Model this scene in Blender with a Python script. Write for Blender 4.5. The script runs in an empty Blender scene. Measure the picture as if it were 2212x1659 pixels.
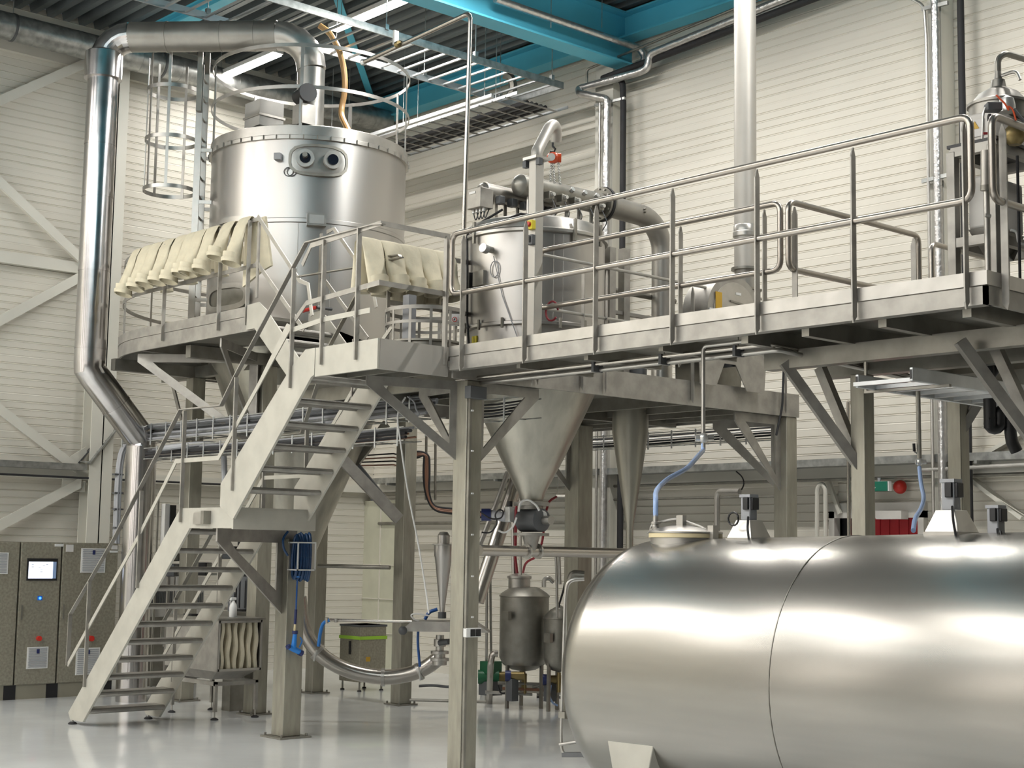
import bpy, math, random
from mathutils import Vector as V, Matrix
random.seed(7)
SC = bpy.context.scene
COL = SC.collection
# ---------------------------------------------------------------- camera
F = 3244.9; CX, CY = 1106.0, 829.5
CAM = V((0, 0, 2.15))
FW = V((-0.741030, 0.662285, 0.110924)); _pi, _ro, _ya = 0.111153, 0.0157728, 2.30019139 - math.pi
FW = V((math.sin(_ya)*math.cos(_pi), math.cos(_ya)*math.cos(_pi), math.sin(_pi)))
_r = V((math.cos(_ya), -math.sin(_ya), 0)); _u = _r.cross(FW)
RT = _r*math.cos(_ro) + _u*math.sin(_ro); UP = -_r*math.sin(_ro) + _u*math.cos(_ro)
cd = bpy.data.cameras.new('camera'); cd.sensor_width = 36; cd.lens = F/2212*36; cd.clip_end = 200
co = bpy.data.objects.new('camera', cd); COL.objects.link(co); SC.camera = co
m = Matrix.Identity(4)
for i in range(3): m[i][0] = RT[i]; m[i][1] = UP[i]; m[i][2] = -FW[i]; m[i][3] = CAM[i]
co.matrix_world = m
def ray(x, y): return FW + RT*((x-CX)/F) - UP*((y-CY)/F)
def at(x, y, ax, v):
    'point of the place seen at photo position x, y that lies on the plane axis = v'
    d = ray(x, y); return CAM + d*((v-CAM[ax])/d[ax])
# ---------------------------------------------------------------- world, exposure, big lights
w = bpy.data.worlds.new('world'); SC.world = w; w.use_nodes = True
w.node_tree.nodes['Background'].inputs[0].default_value = (.9, .95, 1, 1); w.node_tree.nodes['Background'].inputs[1].default_value = .05
SC.view_settings.view_transform = 'Standard'; SC.view_settings.look = 'None'; SC.view_settings.gamma = 1; SC.view_settings.exposure = 0.16
c = SC.cycles
c.max_bounces = 7; c.diffuse_bounces = 3; c.glossy_bounces = 4; c.transmission_bounces = 2; c.transparent_max_bounces = 6
c.caustics_reflective = False; c.caustics_refractive = False; c.sample_clamp_indirect = 4; c.use_denoising = True
c.use_adaptive_sampling = True; c.adaptive_threshold = .02
LAMPZ = 10.28
def area(name, loc, sx, sy, power, rot=(0, 0, 0), colr=(1, .965, .92)):
    l = bpy.data.lights.new(name, 'AREA'); l.shape = 'RECTANGLE'; l.size = sx; l.size_y = sy; l.energy = power; l.color = colr
    o = bpy.data.objects.new(name, l); COL.objects.link(o); o.location = loc; o.rotation_euler = rot; return o
# the hall's lamp rows run along X; every fixture gets its own light
LAMPS = [(x, 13.1) for x in (-21.6, -18.0, -14.3, -10.7, -7.1, -3.5)]
for x, y in LAMPS: area('lamp_light', (x, y, LAMPZ-.06), 2.0, .16, 95 if x < -20 else 185)
# wide flat panel lamps over the open half of the hall, behind the camera and beside it
PANELS = [(x, y) for y in (-.4, -6.8) for x in (-21.5, -17.9, -14.4, -10.9, -7.4, -3.9)]
for x, y in PANELS: area('panel_light', (x, y, LAMPZ-.06), 1.9, 4.4 if y > -1 else 2.4, (235 if y > -1 else 95)*(1.4 if x < -17 else 1))
WINS = [(-21.0, 5.6), (-15.8, 5.6), (-10.6, 5.6), (-5.4, 5.6), (-.2, 5.6)]  # unseen glowing windows, added to put bright patches on the horizontal tank
for x, z in WINS: area('window_light', (x, -11.85, z), 2.6, 7.2, 48, (math.radians(-90), 0, 0), (1, .95, .9))
# ---------------------------------------------------------------- materials
def nm(name): m = bpy.data.materials.new(name); m.use_nodes = True; return m, m.node_tree, m.node_tree.nodes['Principled BSDF']
def noise_mix(nt, a, b, scale, stretch=(1, 1, 1), lo=.35, hi=.65, detail=4):
    N, L = nt.nodes, nt.links
    tc = N.new('ShaderNodeTexCoord'); mp = N.new('ShaderNodeMapping'); mp.inputs['Scale'].default_value = stretch
    nz = N.new('ShaderNodeTexNoise'); nz.inputs['Scale'].default_value = scale; nz.inputs['Detail'].default_value = detail
    cr = N.new('ShaderNodeValToRGB'); cr.color_ramp.elements[0].position = lo; cr.color_ramp.elements[1].position = hi
    cr.color_ramp.elements[0].color = a; cr.color_ramp.elements[1].color = b
    L.new(tc.outputs['Object'], mp.inputs[0]); L.new(mp.outputs[0], nz.inputs[0]); L.new(nz.outputs['Fac'], cr.inputs[0])
    return cr.outputs[0], nz.outputs['Fac']
def mat(name, col, rough=.5, metal=0., var=.06, scale=3., stretch=(1, 1, 1), rvar=0., bump=0., bscale=None, coat=0., spec=.5):
    m, nt, b = nm(name); N, L = nt.nodes, nt.links
    c1 = tuple(max(0, x*(1-var)) for x in col)+(1,); c2 = tuple(min(1, x*(1+var)) for x in col)+(1,)
    o, f = noise_mix(nt, c1, c2, scale, stretch); L.new(o, b.inputs['Base Color'])
    b.inputs['Metallic'].default_value = metal; b.inputs['Roughness'].default_value = rough; b.inputs['Coat Weight'].default_value = coat
    b.inputs['Specular IOR Level'].default_value = spec
    if rvar:
        mr = N.new('ShaderNodeMapRange'); mr.inputs['To Min'].default_value = rough-rvar; mr.inputs['To Max'].default_value = rough+rvar
        L.new(f, mr.inputs['Value']); L.new(mr.outputs[0], b.inputs['Roughness'])
    if name == 'tank_brushed':
        tg = N.new('ShaderNodeTangent'); tg.direction_type = 'RADIAL'; tg.axis = 'X'; L.new(tg.outputs[0], b.inputs['Tangent']); b.inputs['Anisotropic'].default_value = .8; b.inputs['Anisotropic Rotation'].default_value = 0.
    if bump:
        nz = N.new('ShaderNodeTexNoise'); nz.inputs['Scale'].default_value = bscale or scale*6; nz.inputs['Detail'].default_value = 3
        tc = N.new('ShaderNodeTexCoord'); L.new(tc.outputs['Object'], nz.inputs[0])
        bp = N.new('ShaderNodeBump'); bp.inputs['Strength'].default_value = bump; bp.inputs['Distance'].default_value = .02
        L.new(nz.outputs['Fac'], bp.inputs['Height']); L.new(bp.outputs[0], b.inputs['Normal'])
    return m
def emis(name, col, s):
    m, nt, b = nm(name); b.inputs['Base Color'].default_value = (*col, 1); b.inputs['Emission Color'].default_value = (*col, 1); b.inputs['Emission Strength'].default_value = s; return m
M = dict(
 cream=mat('cream_panel', (.70, .67, .59), .55, 0, .03, .6), creampost=mat('cream_steel', (.69, .675, .60), .45, 0, .03, 1),
 floor=mat('floor_epoxy', (.75, .775, .77), .17, 0, .07, .5, rvar=.06, bump=.05, bscale=4, coat=.3),
 roof=mat('roof_sheet', (.20, .225, .235), .42, .55, .25, .8, stretch=(.3, 2, 1)), teal=mat('teal_paint', (.12, .58, .78), .4, 0, .1, .5),
 steel=mat('stainless', (.47, .455, .425), .36, .85, .09, 5, rvar=.08), rail=mat('brushed_rail', (.42, .385, .345), .33, .92, .03, 2), crane=mat('matte_steel', (.50, .48, .44), .5, .5, .04, 3), steelp=mat('pickled_stainless', (.375, .36, .33), .5, .7, .14, 6, rvar=.06),
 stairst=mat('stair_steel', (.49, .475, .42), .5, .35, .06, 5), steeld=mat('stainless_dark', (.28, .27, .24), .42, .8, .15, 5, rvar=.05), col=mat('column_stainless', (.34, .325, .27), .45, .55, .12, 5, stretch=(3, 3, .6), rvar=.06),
 tank=mat('tank_satin', (.455, .44, .42), .34, .95, .03, 1.5, stretch=(1, 1, .25), rvar=.015),
 btank=mat('tank_brushed', (.305, .295, .27), .23, .94, .03, 5, stretch=(.3, 4, 4), rvar=.0),
 cone=mat('cone_stainless', (.42, .405, .35), .36, .8, .16, 2, stretch=(3, 3, .3), rvar=.06),
 clad=mat('cladding_bright', (.52, .505, .50), .2, 1., .05, 5, rvar=.05, bump=.02, bscale=3), galv=mat('galvanised', (.42, .43, .42), .38, .85, .22, 9, rvar=.08),
 foil=mat('foil_wrap', (.62, .61, .60), .32, .9, .1, 14, bump=.5, bscale=18), pipe=mat('polished_pipe', (.48, .45, .41), .26, .95, .03, 2),
 black=mat('black_plastic', (.012, .012, .014), .4), rubber=mat('black_rubber', (.02, .02, .022), .7), dkgrey=mat('dark_grey', (.10, .105, .11), .5, .1),
 grey=mat('grey_plastic', (.35, .36, .38), .45), cab=mat('cabinet_steel', (.35, .33, .265), .40, .55, .14, 30, rvar=.05), plinth=mat('plinth', (.30, .28, .22), .5, .3),
 white=mat('white_plastic', (.75, .75, .73), .4), offw=mat('white_coat', (.62, .60, .56), .4), cloth=mat('filter_cloth', (.72, .66, .50), .85, 0, .06, 8, bump=.25, bscale=14),
 red=mat('red_paint', (.55, .03, .02), .4), orange=mat('hoist_orange', (.72, .10, .03), .35), yellow=mat('yellow_paint', (.75, .62, .04), .45), amber=mat('amber_label', (.55, .33, .03), .5),
 blue=mat('blue_plastic', (.02, .20, .62), .35), dblue=mat('dark_blue_hose', (.01, .05, .14), .35), mblue=mat('blue_hose', (.02, .10, .35), .3), lblue=mat('pale_blue_hose', (.33, .47, .75), .3),
 green=mat('green_sign', (.01, .16, .10), .4), gmotor=mat('green_motor', (.01, .11, .045), .4), lime=mat('lime_strap', (.35, .62, .05), .5), navy=mat('navy', (.02, .03, .12), .4),
 copper=mat('copper_cable', (.30, .155, .10), .45, .2), hose=mat('clear_hose', (.70, .42, .18), .3, 0, .05), brass=mat('brass', (.26, .20, .09), .4, .8), redhose=mat('red_hose', (.25, .02, .03), .35),
 ivory=mat('ivory_gasket', (.72, .62, .38), .5), glass=mat('dark_glass', (.01, .012, .02), .08), alu=mat('aluminium', (.58, .60, .61), .38, .7, .06, 6), creamd=mat('door_cream', (.56, .56, .44), .5),
 silver=mat('silver_valve', (.62, .62, .60), .3, .6), dshut=mat('red_curtain', (.42, .012, .02), .5), label=mat('paper_label', (.66, .64, .62), .5), duct=mat('duct_stainless', (.345, .33, .30), .42, .75, .12, 3, rvar=.07),
 lamp=emis('lamp_tube', (1, .93, .84), 14.), plamp=emis('panel_diffuser', (1, .95, .9), 3.), screen=emis('screen_white', (.78, .85, 1), 1.1), led=emis('blue_led', (.05, .2, 1), 3.), wing=emis('window_daylight', (1, .95, .9), 1.0), farwall=mat('dim_wall', (.20, .20, .185), .6))
# ---------------------------------------------------------------- mesh helpers
ORG = {}
class MB:
    def __init__(s): s.v = []; s.f = []
    def add(s, vs, fs):
        n = len(s.v); s.v += [tuple(p) for p in vs]; s.f += [tuple(i+n for i in f) for f in fs]; return s
    def hexa(s, p): return s.add(p, [(0, 3, 2, 1), (4, 5, 6, 7), (0, 1, 5, 4), (1, 2, 6, 5), (2, 3, 7, 6), (3, 0, 4, 7)])
    def box(s, x0, x1, y0, y1, z0, z1):
        if x0 > x1: x0, x1 = x1, x0
        if y0 > y1: y0, y1 = y1, y0
        if z0 > z1: z0, z1 = z1, z0
        return s.hexa([(x0, y0, z0), (x1, y0, z0), (x1, y1, z0), (x0, y1, z0), (x0, y0, z1), (x1, y0, z1), (x1, y1, z1), (x0, y1, z1)])
    def bar(s, p, q, w, h, up=(0, 0, 1)):
        p, q, up = V(p), V(q), V(up); d = (q-p).normalized(); a = d.cross(up)
        if a.length < 1e-4: a = d.cross(V((1, 0, 0)))
        a.normalize(); b = a.cross(d).normalized(); a = a*w/2; b = b*h/2
        return s.hexa([p-a-b, p+a-b, q+a-b, q-a-b, p-a+b, p+a+b, q+a+b, q-a+b])
    def prism(s, poly, vec):
        vec = V(vec); n = len(poly); a = [V(p) for p in poly]; b = [p+vec for p in a]
        nn = V((0, 0, 0))
        for i in range(n): nn += a[i].cross(a[(i+1) % n])
        fl = nn.dot(vec) > 0
        f = [tuple(range(n))[::-1 if fl else 1], tuple(range(n, 2*n))[::1 if fl else -1]]
        for i in range(n):
            j = (i+1) % n; f.append((i, j, j+n, i+n) if fl else (j, i, i+n, j+n))
        return s.add(a+b, f)
    def loft(s, rings, cap=True, closed=False):
        n = len(rings[0]); vs = [p for r in rings for p in r]; f = []
        for k in range(len(rings)-1 + (1 if closed else 0)):
            a = k*n; b = ((k+1) % len(rings))*n
            for i in range(n): j = (i+1) % n; f.append((a+i, a+j, b+j, b+i))
        if cap and not closed: f.append(tuple(range(n))[::-1]); f.append(tuple(range(len(vs)-n, len(vs))))
        return s.add(vs, f)
    def tube(s, pts, r, n=10, fil=0, seg=5, cap=True, gore=False):
        pts = [V(p) for p in pts]
        if fil:
            o = [pts[0]]
            for i in range(1, len(pts)-1):
                a, b, c_ = pts[i-1], pts[i], pts[i+1]; d1 = (a-b); d2 = (c_-b); t = min(fil, d1.length*.49, d2.length*.49)
                p1 = b+d1.normalized()*t; p2 = b+d2.normalized()*t
                for k in range(seg+1):
                    u = k/seg; o.append(p1*(1-u)**2 + b*2*u*(1-u) + p2*u*u)
            o.append(pts[-1]); pts = o
        rad = r if isinstance(r, (list, tuple)) else [r]*len(pts)
        t0 = (pts[1]-pts[0]).normalized(); x = t0.cross(V((0, 0, 1)))
        if x.length < 1e-3: x = V((1, 0, 0))
        x.normalize(); rings = []
        for i, p in enumerate(pts):
            a = (pts[i]-pts[i-1]).normalized() if i else t0
            b = (pts[i+1]-pts[i]).normalized() if i < len(pts)-1 else a
            t = (a+b)
            t = t.normalized() if t.length > 1e-6 else a
            x = (x - t*x.dot(t)).normalized(); y = t.cross(x); k = 1/max(.35, t.dot(a)) if i else 1
            rings.append([p + (x*math.cos(q) + y*math.sin(q))*rad[i]*(1) for q in [2*math.pi*j/n for j in range(n)]])
        return s.loft(rings, cap)
    def cyl(s, p, q, r, n=16, r2=None): return s.tube([p, q], [r, r if r2 is None else r2], n)
    def lathe(s, c, prof, n=32, ax='z', cap=True, a0=0, a1=None):
        c = V(c); rings = []; full = a1 is None; a1 = 2*math.pi if full else a1; m_ = n if full else n+1
        for r, z in prof:
            ring = []
            for j in range(m_):
                q = a0+(a1-a0)*j/n; a, b = r*math.cos(q), r*math.sin(q)
                ring.append(c + (V((a, b, z)) if ax == 'z' else V((z, a, b)) if ax == 'x' else V((b, z, a))))
            rings.append(ring)
        if full: return s.loft(rings, cap)
        vs = [p for r_ in rings for p in r_]; f = []
        for k in range(len(rings)-1):
            for i in range(n): f.append((k*m_+i, k*m_+i+1, (k+1)*m_+i+1, (k+1)*m_+i))
        return s.add(vs, f)
    def sph(s, c, r, n=14, sq=(1, 1, 1)):
        rings = []
        for k in range(1, n//2):
            t = math.pi*k/(n//2); rings.append([(c[0]+r*sq[0]*math.sin(t)*math.cos(2*math.pi*j/n), c[1]+r*sq[1]*math.sin(t)*math.sin(2*math.pi*j/n), c[2]-r*sq[2]*math.cos(t)) for j in range(n)])
        return s.loft(rings)
    def ringbar(s, c, r, w, h, n=48, a0=0, a1=None):
        'flat ring: w radial, h vertical'
        return s.lathe(c, [(r-w/2, -h/2), (r+w/2, -h/2), (r+w/2, h/2), (r-w/2, h/2), (r-w/2, -h/2)], n, cap=False, a0=a0, a1=a1)
    def build(s, name, m_, parent=None, label=None, cat=None, group=None, kind=None, smooth=35, bev=0):
        me = bpy.data.meshes.new(name)
        if parent is not None: o0 = ORG[parent.name]
        else:
            xs = [p[0] for p in s.v]; ys = [p[1] for p in s.v]; zs = [p[2] for p in s.v]
            o0 = V(((min(xs)+max(xs))/2, (min(ys)+max(ys))/2, min(zs)))
        me.from_pydata([(p[0]-o0.x, p[1]-o0.y, p[2]-o0.z) for p in s.v], [], s.f); me.update()
        if smooth:
            me.shade_smooth(); me.set_sharp_from_angle(angle=math.radians(smooth))
        me.materials.append(M[m_] if isinstance(m_, str) else m_)
        o = bpy.data.objects.new(name, me); COL.objects.link(o); ORG[o.name] = o0
        if parent is not None: o.parent = parent
        else: o.location = o0
        if bev:
            b = o.modifiers.new('bevel', 'BEVEL'); b.width = bev; b.segments = 2; b.limit_method = 'ANGLE'
        tag(o, label, cat, group, kind); return o
def tag(o, label=None, cat=None, group=None, kind=None):
    for k, v in (('label', label), ('category', cat), ('group', group), ('kind', kind)):
        if v: o[k] = v
    return o
def thing(name, label, cat, loc, group=None):
    o = bpy.data.objects.new(name, None); COL.objects.link(o); o.location = loc; o.empty_display_size = .2
    ORG[o.name] = V(loc); return tag(o, label, cat, group)
def struct(name, mb, m_, **k): return mb.build(name, m_, kind='structure', **k)
# ================================================================ the hall
XA, YB, ZC = -22.9, 17.0, 10.75
X1, Y0 = 12.0, -12.0
struct('floor', MB().box(XA-.3, X1+.3, Y0-.3, YB+.3, -.2, 0), 'floor')
def ribs(z0, z1, pitch=.12, d=.010, hh=.009):
    'profile (offset, z) of liner sheet with grooves; every fifth one is shallow'
    o = [(0, z0)]; k = 0; z = z0+pitch
    while z < z1-.02:
        dd = d if k % 5 else d*.35; o += [(0, z+hh*1.2), (-dd, z+hh*.6), (-dd, z-hh*.2), (dd*.5, z-hh*1.4), (0, z-hh*2.2)][::-1]; z += pitch; k += 1
    return o+[(0, z1)]
def ribwall(name, axis, pos, a0, a1, z0, z1, outward, thick=.12, inset=0.):
    'sheet wall with real grooves facing the hall; outward = +1 / -1 side the face looks to'
    pr = ribs(z0, z1); m_ = MB(); vs = []
    for t in (a0, a1):
        for off, z in pr:
            q = pos+outward*(off-inset); vs.append((q, t, z) if axis == 0 else (t, q, z))
    n = len(pr); f = []
    for i in range(n-1): f.append((i, i+1, n+i+1, n+i) if (outward > 0) == (axis == 0) else (i, n+i, n+i+1, i+1))
    m_.add(vs, [q[::-1] for q in f])
    b0, b1 = sorted((pos-outward*(thick+.1), pos-outward*(inset+.03)))
    if axis == 0: m_.box(b0, b1, a0, a1, z0, z1)
    else: m_.box(a0, a1, b0, b1, z0, z1)
    return m_
wl = ribwall('wall_left', 0, XA, Y0, YB, 3.2, ZC+.1, 1); wl2 = ribwall('', 0, XA, Y0, YB, 0, 3.2, 1, inset=.07); wl.add(wl2.v, wl2.f)
wl.box(XA-.15, XA+.004, Y0, YB, 3.17, 3.21)
struct('wall_left', wl, 'cream', smooth=0)
# wall_back has the red curtained opening
dx0, dx1 = at(1805, 1140, 1, YB).x, at(1985, 1140, 1, YB).x; dz = at(1860, 1119, 1, YB).z
wb = ribwall('wall_back', 1, YB, XA, X1, 3.2, ZC+.1, -1)
for a, b, z0, z1 in ((XA, dx0, 0, 3.2), (dx1, X1, 0, 3.2), (dx0, dx1, dz, 3.2)):
    q = ribwall('', 1, YB, a, b, z0, z1, -1, inset=.07); wb.add(q.v, q.f)
wb.box(XA, X1, YB-.004, YB+.15, 3.17, 3.21)
struct('wall_back', wb, 'cream', smooth=0)
struct('wall_right', MB().box(X1, X1+.2, Y0, YB, 0, ZC+.1), 'farwall')
wf = MB(); xs = [XA]+[v for x, z in sorted(WINS) for v in (x-1.3, x+1.3)]+[X1]
wf.box(XA, X1, Y0-.2, Y0, 0, 1.9).box(XA, X1, Y0-.2, Y0, 9.3, ZC+.1)
for i in range(0, len(xs), 2): wf.box(xs[i], xs[i+1], Y0-.2, Y0, 1.9, 9.3)
struct('wall_front', wf, 'farwall')  # unseen wall given a darkened colour so the tank mirrors a dimmer hall
for i, (x, z) in enumerate(sorted(WINS)):
    fr = MB()
    for u in (-1.26, -.4, .4, 1.26): fr.box(x+u-.04, x+u+.04, Y0-.16, Y0+.02, 1.9, 9.3)
    for u in (1.94, 5.6, 9.26): fr.box(x-1.3, x+1.3, Y0-.16, Y0+.02, u-.04, u+.04)
    f_ = struct('window_%d' % (i+1), fr, 'white'); MB().box(x-1.26, x+1.26, Y0-.14, Y0-.13, 1.98, 9.22).build('pane', 'wing', f_)  # added window behind the camera, its pane glows for the tank reflections
# ceiling: trapezoid sheet, ribs along X
pr = []; y = Y0; P = .28
while y < YB+.2:
    pr += [(y, ZC), (y+.10, ZC), (y+.13, ZC+.12), (y+.25, ZC+.12)]; y += P
vs = [(x, a, b) for x in (XA, X1) for a, b in pr]; n = len(pr)
cm = MB().add(vs, [(i, n+i, n+i+1, i+1) for i in range(n-1)]); cm.box(XA, X1, Y0, YB, ZC+.2, ZC+.3)
struct('ceiling', cm, 'roof', smooth=0)
def ibeam(p, q, h, wd, tf=.03, tw=.02):
    p, q = V(p), V(q); m_ = MB(); u = V((0, 0, h/2-tf/2))
    m_.bar(p-u, q-u, wd, tf).bar(p+u, q+u, wd, tf).bar(p, q, tw, h-2*tf); return m_
def roofbeam(label, p, q, h, wd): return ibeam(p, q, h, wd).build('roof_beam', 'teal', label=label, cat='beam')
roofbeam('deep teal steel girder crossing the ceiling above the walkway and ending at the long wall', (-16.2, Y0, 10.28), (-16.2, YB-.06, 10.28), .84, .34)
roofbeam('teal eaves beam running under the roof sheet along the top of the long ribbed wall', (XA, 16.78, 10.5), (X1, 16.78, 10.5), .42, .3)
roofbeam('teal purlin behind the bright duct elbow at upper left of the ceiling', (XA, 11.6, 10.62), (-19, 11.6, 10.62), .2, .24)
for x in (-9.9, -3.6): ibeam((x, Y0, 10.28), (x, YB-.06, 10.28), .84, .34).build('roof_beam', 'teal', label='deep teal steel girder crossing the ceiling to the right of the tall grey pole', cat='beam', group='teal girders right of the pole')
for a, b, lb in (((-17.9, 12.2, 10.68), (-22.6, 16.5, 10.68), 'flat teal wind brace seen between the lamps above the tall round tank'),):
    MB().bar(a, b, .12, .02).build('wind_brace', 'teal', label=lb, cat='brace')
# wall columns
def wcol(name, x0, x1, y0, y1, z1, lab): struct(name, MB().box(x0, x1, y0, y1, 0, z1), 'creampost', bev=.004)
wcol('wall_back_column', -16.82, -16.42, 16.75, 17.0, 10.3, '')
for xa in (-10.62, -4.6, 1.4, 7.4): wcol('wall_back_column', xa, xa+.2, 16.7, 17.0, 10.3, '')
q = MB()   # wall A column (I section) with bracing in cream steel
q.box(XA, XA+.32, 11.28, 11.30, 0, 10.1).box(XA+.30, XA+.32, 11.08, 11.48, 0, 10.1).box(XA, XA+.02, 11.08, 11.48, 0, 10.1)
struct('wall_left_column', q, 'creampost')
q = MB().box(XA, XA+.12, Y0, 11.3, 6.56, 6.74).box(XA, XA+.16, Y0, 11.3, 3.2, 3.36)
q.box(XA, XA+.10, Y0, YB, 10.0, 10.16)
struct('trim_1', q, 'creampost')
q = MB().box(XA, XA+.10, 11.3, YB, 3.2, 3.34).box(XA, X1, YB-.06, YB, 3.2, 3.36)
struct('trim_2', q, 'creampost')
br = MB()
for p1, p2 in ((at(0, 405, 0, XA), at(175, 570, 0, XA)), (at(0, 690, 0, XA), at(175, 595, 0, XA)), (at(0, 218, 0, XA), at(190, 135, 0, XA)), (at(0, 893, 0, XA), at(155, 1012, 0, XA)), (at(0, 1130, 0, XA), at(165, 1043, 0, XA))):
    d = (p2-p1); a = p1-d*1.3; a.x = XA+.12; b = p2.copy(); b.x = XA+.12; br.bar(a, b, .06, .17, (1, 0, 0)) if 0 else br.prism([a+V((0, 0, .09)), b+V((0, 0, .09)), b-V((0, 0, .09)), a-V((0, 0, .09))], (.06, 0, 0))
br.prism([(XA+.09, 10.72, 3.0), (XA+.09, 11.12, 3.0), (XA+.09, 11.12, 3.75), (XA+.09, 10.75, 3.5)], (.03, 0, 0))
br.build('wind_bracing', 'creampost', label='cream painted crossed steel bracing on the left ribbed wall beside the bright duct', cat='brace')
t = tag(bpy.data.objects.new('wind_bracing', None), 'cream diagonal steel braces low on the long wall at the right edge', 'brace'); COL.objects.link(t); ORG[t.name] = V((0, 0, 0))
for a, b, w_ in (((2100, 1035), (2212, 1120), .16), ((1790, 1040), (1815, 1110), .05), ((2100, 1000), (2212, 935), .14)): MB().bar(at(*a, 1, 16.94), at(*b, 1, 16.94), .05, w_, (0, 1, 0)).build('brace_bar', 'creampost', t)
# opening with red curtain
q = MB(); dw = .09
q.box(dx0-dw, dx0, YB-.03, YB+.2, 0, dz+dw).box(dx1, dx1+dw, YB-.03, YB+.2, 0, dz+dw).box(dx0-dw, dx1+dw, YB-.03, YB+.2, dz, dz+.2)
d1 = struct('door_1', q, 'offw')
q = MB()
for i in range(14):
    a = dx0+.28+(dx1-dx0-.28)*i/14; q.box(a, a+(dx1-dx0-.28)/14-.004, YB+.10+.01*(i % 2), YB+.14, 0, dz)
q.build('curtain', 'dshut', d1, label='red strip curtain'); MB().box(dx0, dx0+.28, YB+.15, YB+.2, 0, dz).build('dark_gap', 'black', d1)  # black sheet stands in for the shade in the recess beside the curtain
p0 = at(1901, 1122, 1, YB-.1); p1 = at(1956, 1111, 1, YB-.1)
MB().box(p0.x, p1.x, YB-.2, YB-.04, p0.z, p0.z+.11).build('heater_box', 'offw', label='small white box mounted above the red curtain opening', cat='box')
# a low pale side door area under the platform, on wall_back left part
p0, p1 = at(712, 1300, 1, 16.9), at(815, 1300, 1, 16.9)
zt = at(760, 1083, 1, 16.9).z
d2 = struct('door_2', MB().box(p0.x, p1.x+.75, 16.86, 17.0, 0, zt), 'creamd')
q = MB()
for a in (p0.x, p0.x+.95, p1.x+.1): q.box(a, a+.02, 16.84, 16.86, 0, zt)
for z in (.62, 1.24, 1.86): q.box(p0.x, p1.x+.75, 16.84, 16.86, z, z+.015)
q.build('panel_joint', 'cream', d2)
# ================================================================ ceiling lamps
for i, (x, y) in enumerate(LAMPS):
    lab = 'long bright strip lamp hanging above the tall round tank' if (x, y) == (-18.0, 13.1) else 'bright strip lamp seen under the horizontal duct near the left wall' if (x, y) == (-21.6, 13.1) else 'strip lamp further along the row, above the top edge of the picture'
    t = thing('strip_lamp', lab, 'lamp', (x, y, LAMPZ), 'strip lamps under the roof')
    MB().box(x-1.02, x+1.02, y-.10, y+.10, LAMPZ, LAMPZ+.07).build('housing', 'white', t)
    MB().box(x-1.0, x+1.0, y-.08, y+.08, LAMPZ-.03, LAMPZ).build('diffuser', 'lamp', t)
    for s in (-.8, .8): MB().cyl((x+s, y, LAMPZ+.07), (x+s, y, ZC), .006, 5).build('hanger', 'galv', t)

for i, (x, y) in enumerate(PANELS):
    t = thing('panel_lamp', 'wide flat panel lamp on the ceiling over the open floor, outside the picture', 'lamp', (x, y, LAMPZ), 'panel lamps over the open floor')
    h = 2.2 if y > -1 else 1.22
    MB().box(x-1.0, x+1.0, y-h-.04, y+h+.04, LAMPZ, LAMPZ+.07).build('housing', 'white', t); MB().box(x-.96, x+.96, y-h, y+h, LAMPZ-.03, LAMPZ).build('diffuser', 'plamp', t)
    for s in (-.8, .8): MB().cyl((x+s, y, LAMPZ+.07), (x+s, y, ZC), .006, 5).build('hanger', 'galv', t)
# ================================================================ tall round tank, its platform, duct, ladder
TC = V((-17.96, 12.03, 0)); TR = 1.4; D0 = math.atan2(-TC.y, -TC.x)
def TP(th, r, z, c=TC): return V((c.x+r*math.cos(th), c.y+r*math.sin(th), z))
def cylplate(mb, c, R, th0, z0, w, h, t, rc=.06, nx=14, nz=8, ring=None, rings=24):
    'rounded plate bent round a cylinder, outline half sizes w, h; ring = width of a raised frame instead of a full plate'
    def out(k, sc_w, sc_h, rc_):
        a = 2*math.pi*k/rings; cx_, cz_ = math.cos(a), math.sin(a); n_ = 3.2
        e = (abs(cx_)**n_+abs(cz_)**n_)**(-1/n_); return cx_*e*sc_w, cz_*e*sc_h
    def pt(u, z, r): return TP(th0+u/R, r, z0+z, c)
    A = [out(k, w, h, rc) for k in range(rings)]
    if ring:
        B = [out(k, w-ring, h-ring, rc) for k in range(rings)]
        loops = [[pt(*p, R-.01) for p in A], [pt(*p, R+t) for p in A], [pt(*p, R+t) for p in B], [pt(*p, R-.01) for p in B]]
        mb.loft(loops, cap=False)
    else:
        mb.loft([[pt(*p, R-.01) for p in A], [pt(*p, R+t) for p in A], [pt(p[0]*.9, p[1]*.9, R+t+.004) for p in A]])
    return mb
t = thing('round_process_tank', 'tall wide round stainless tank with two sight glasses standing on legs through the round platform', 'tank', (TC.x, TC.y, 1.7))
MB().lathe(TC, [(1.39, 4.85), (TR, 4.95), (TR, 6.54), (TR+.012, 6.55), (TR+.012, 6.60), (TR, 6.61), (TR, 7.72)], 96, cap=False).build('shell', 'tank', t, smooth=20)
MB().lathe(TC, [(.12, 1.75), (.42, 2.5), (.95, 3.75), (1.2, 4.47), (1.385, 4.9)], 72).build('cone', 'cone', t)
MB().lathe(TC, [(TR-.02, 7.70), (TR+.035, 7.70), (TR+.035, 7.75), (TR+.02, 7.76), (TR+.02, 7.89), (TR-.05, 7.92), (.0, 7.99)], 96).build('lid', 'steel', t, smooth=25)
q = MB()
for k in range(48): th = 2*math.pi*k/48; p = TP(th, TR+.045, 7.725); q.cyl(p-V((0, 0, .03)), p+V((0, 0, .03)), .007, 6)
q.build('clamp_bolts', 'steeld', t)['kind'] = 'stuff'
thp = D0+.085
cylplate(MB(), TC, TR, thp, 7.41, .37, .19, .03).build('sight_glass_plate', 'steel', t)
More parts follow.
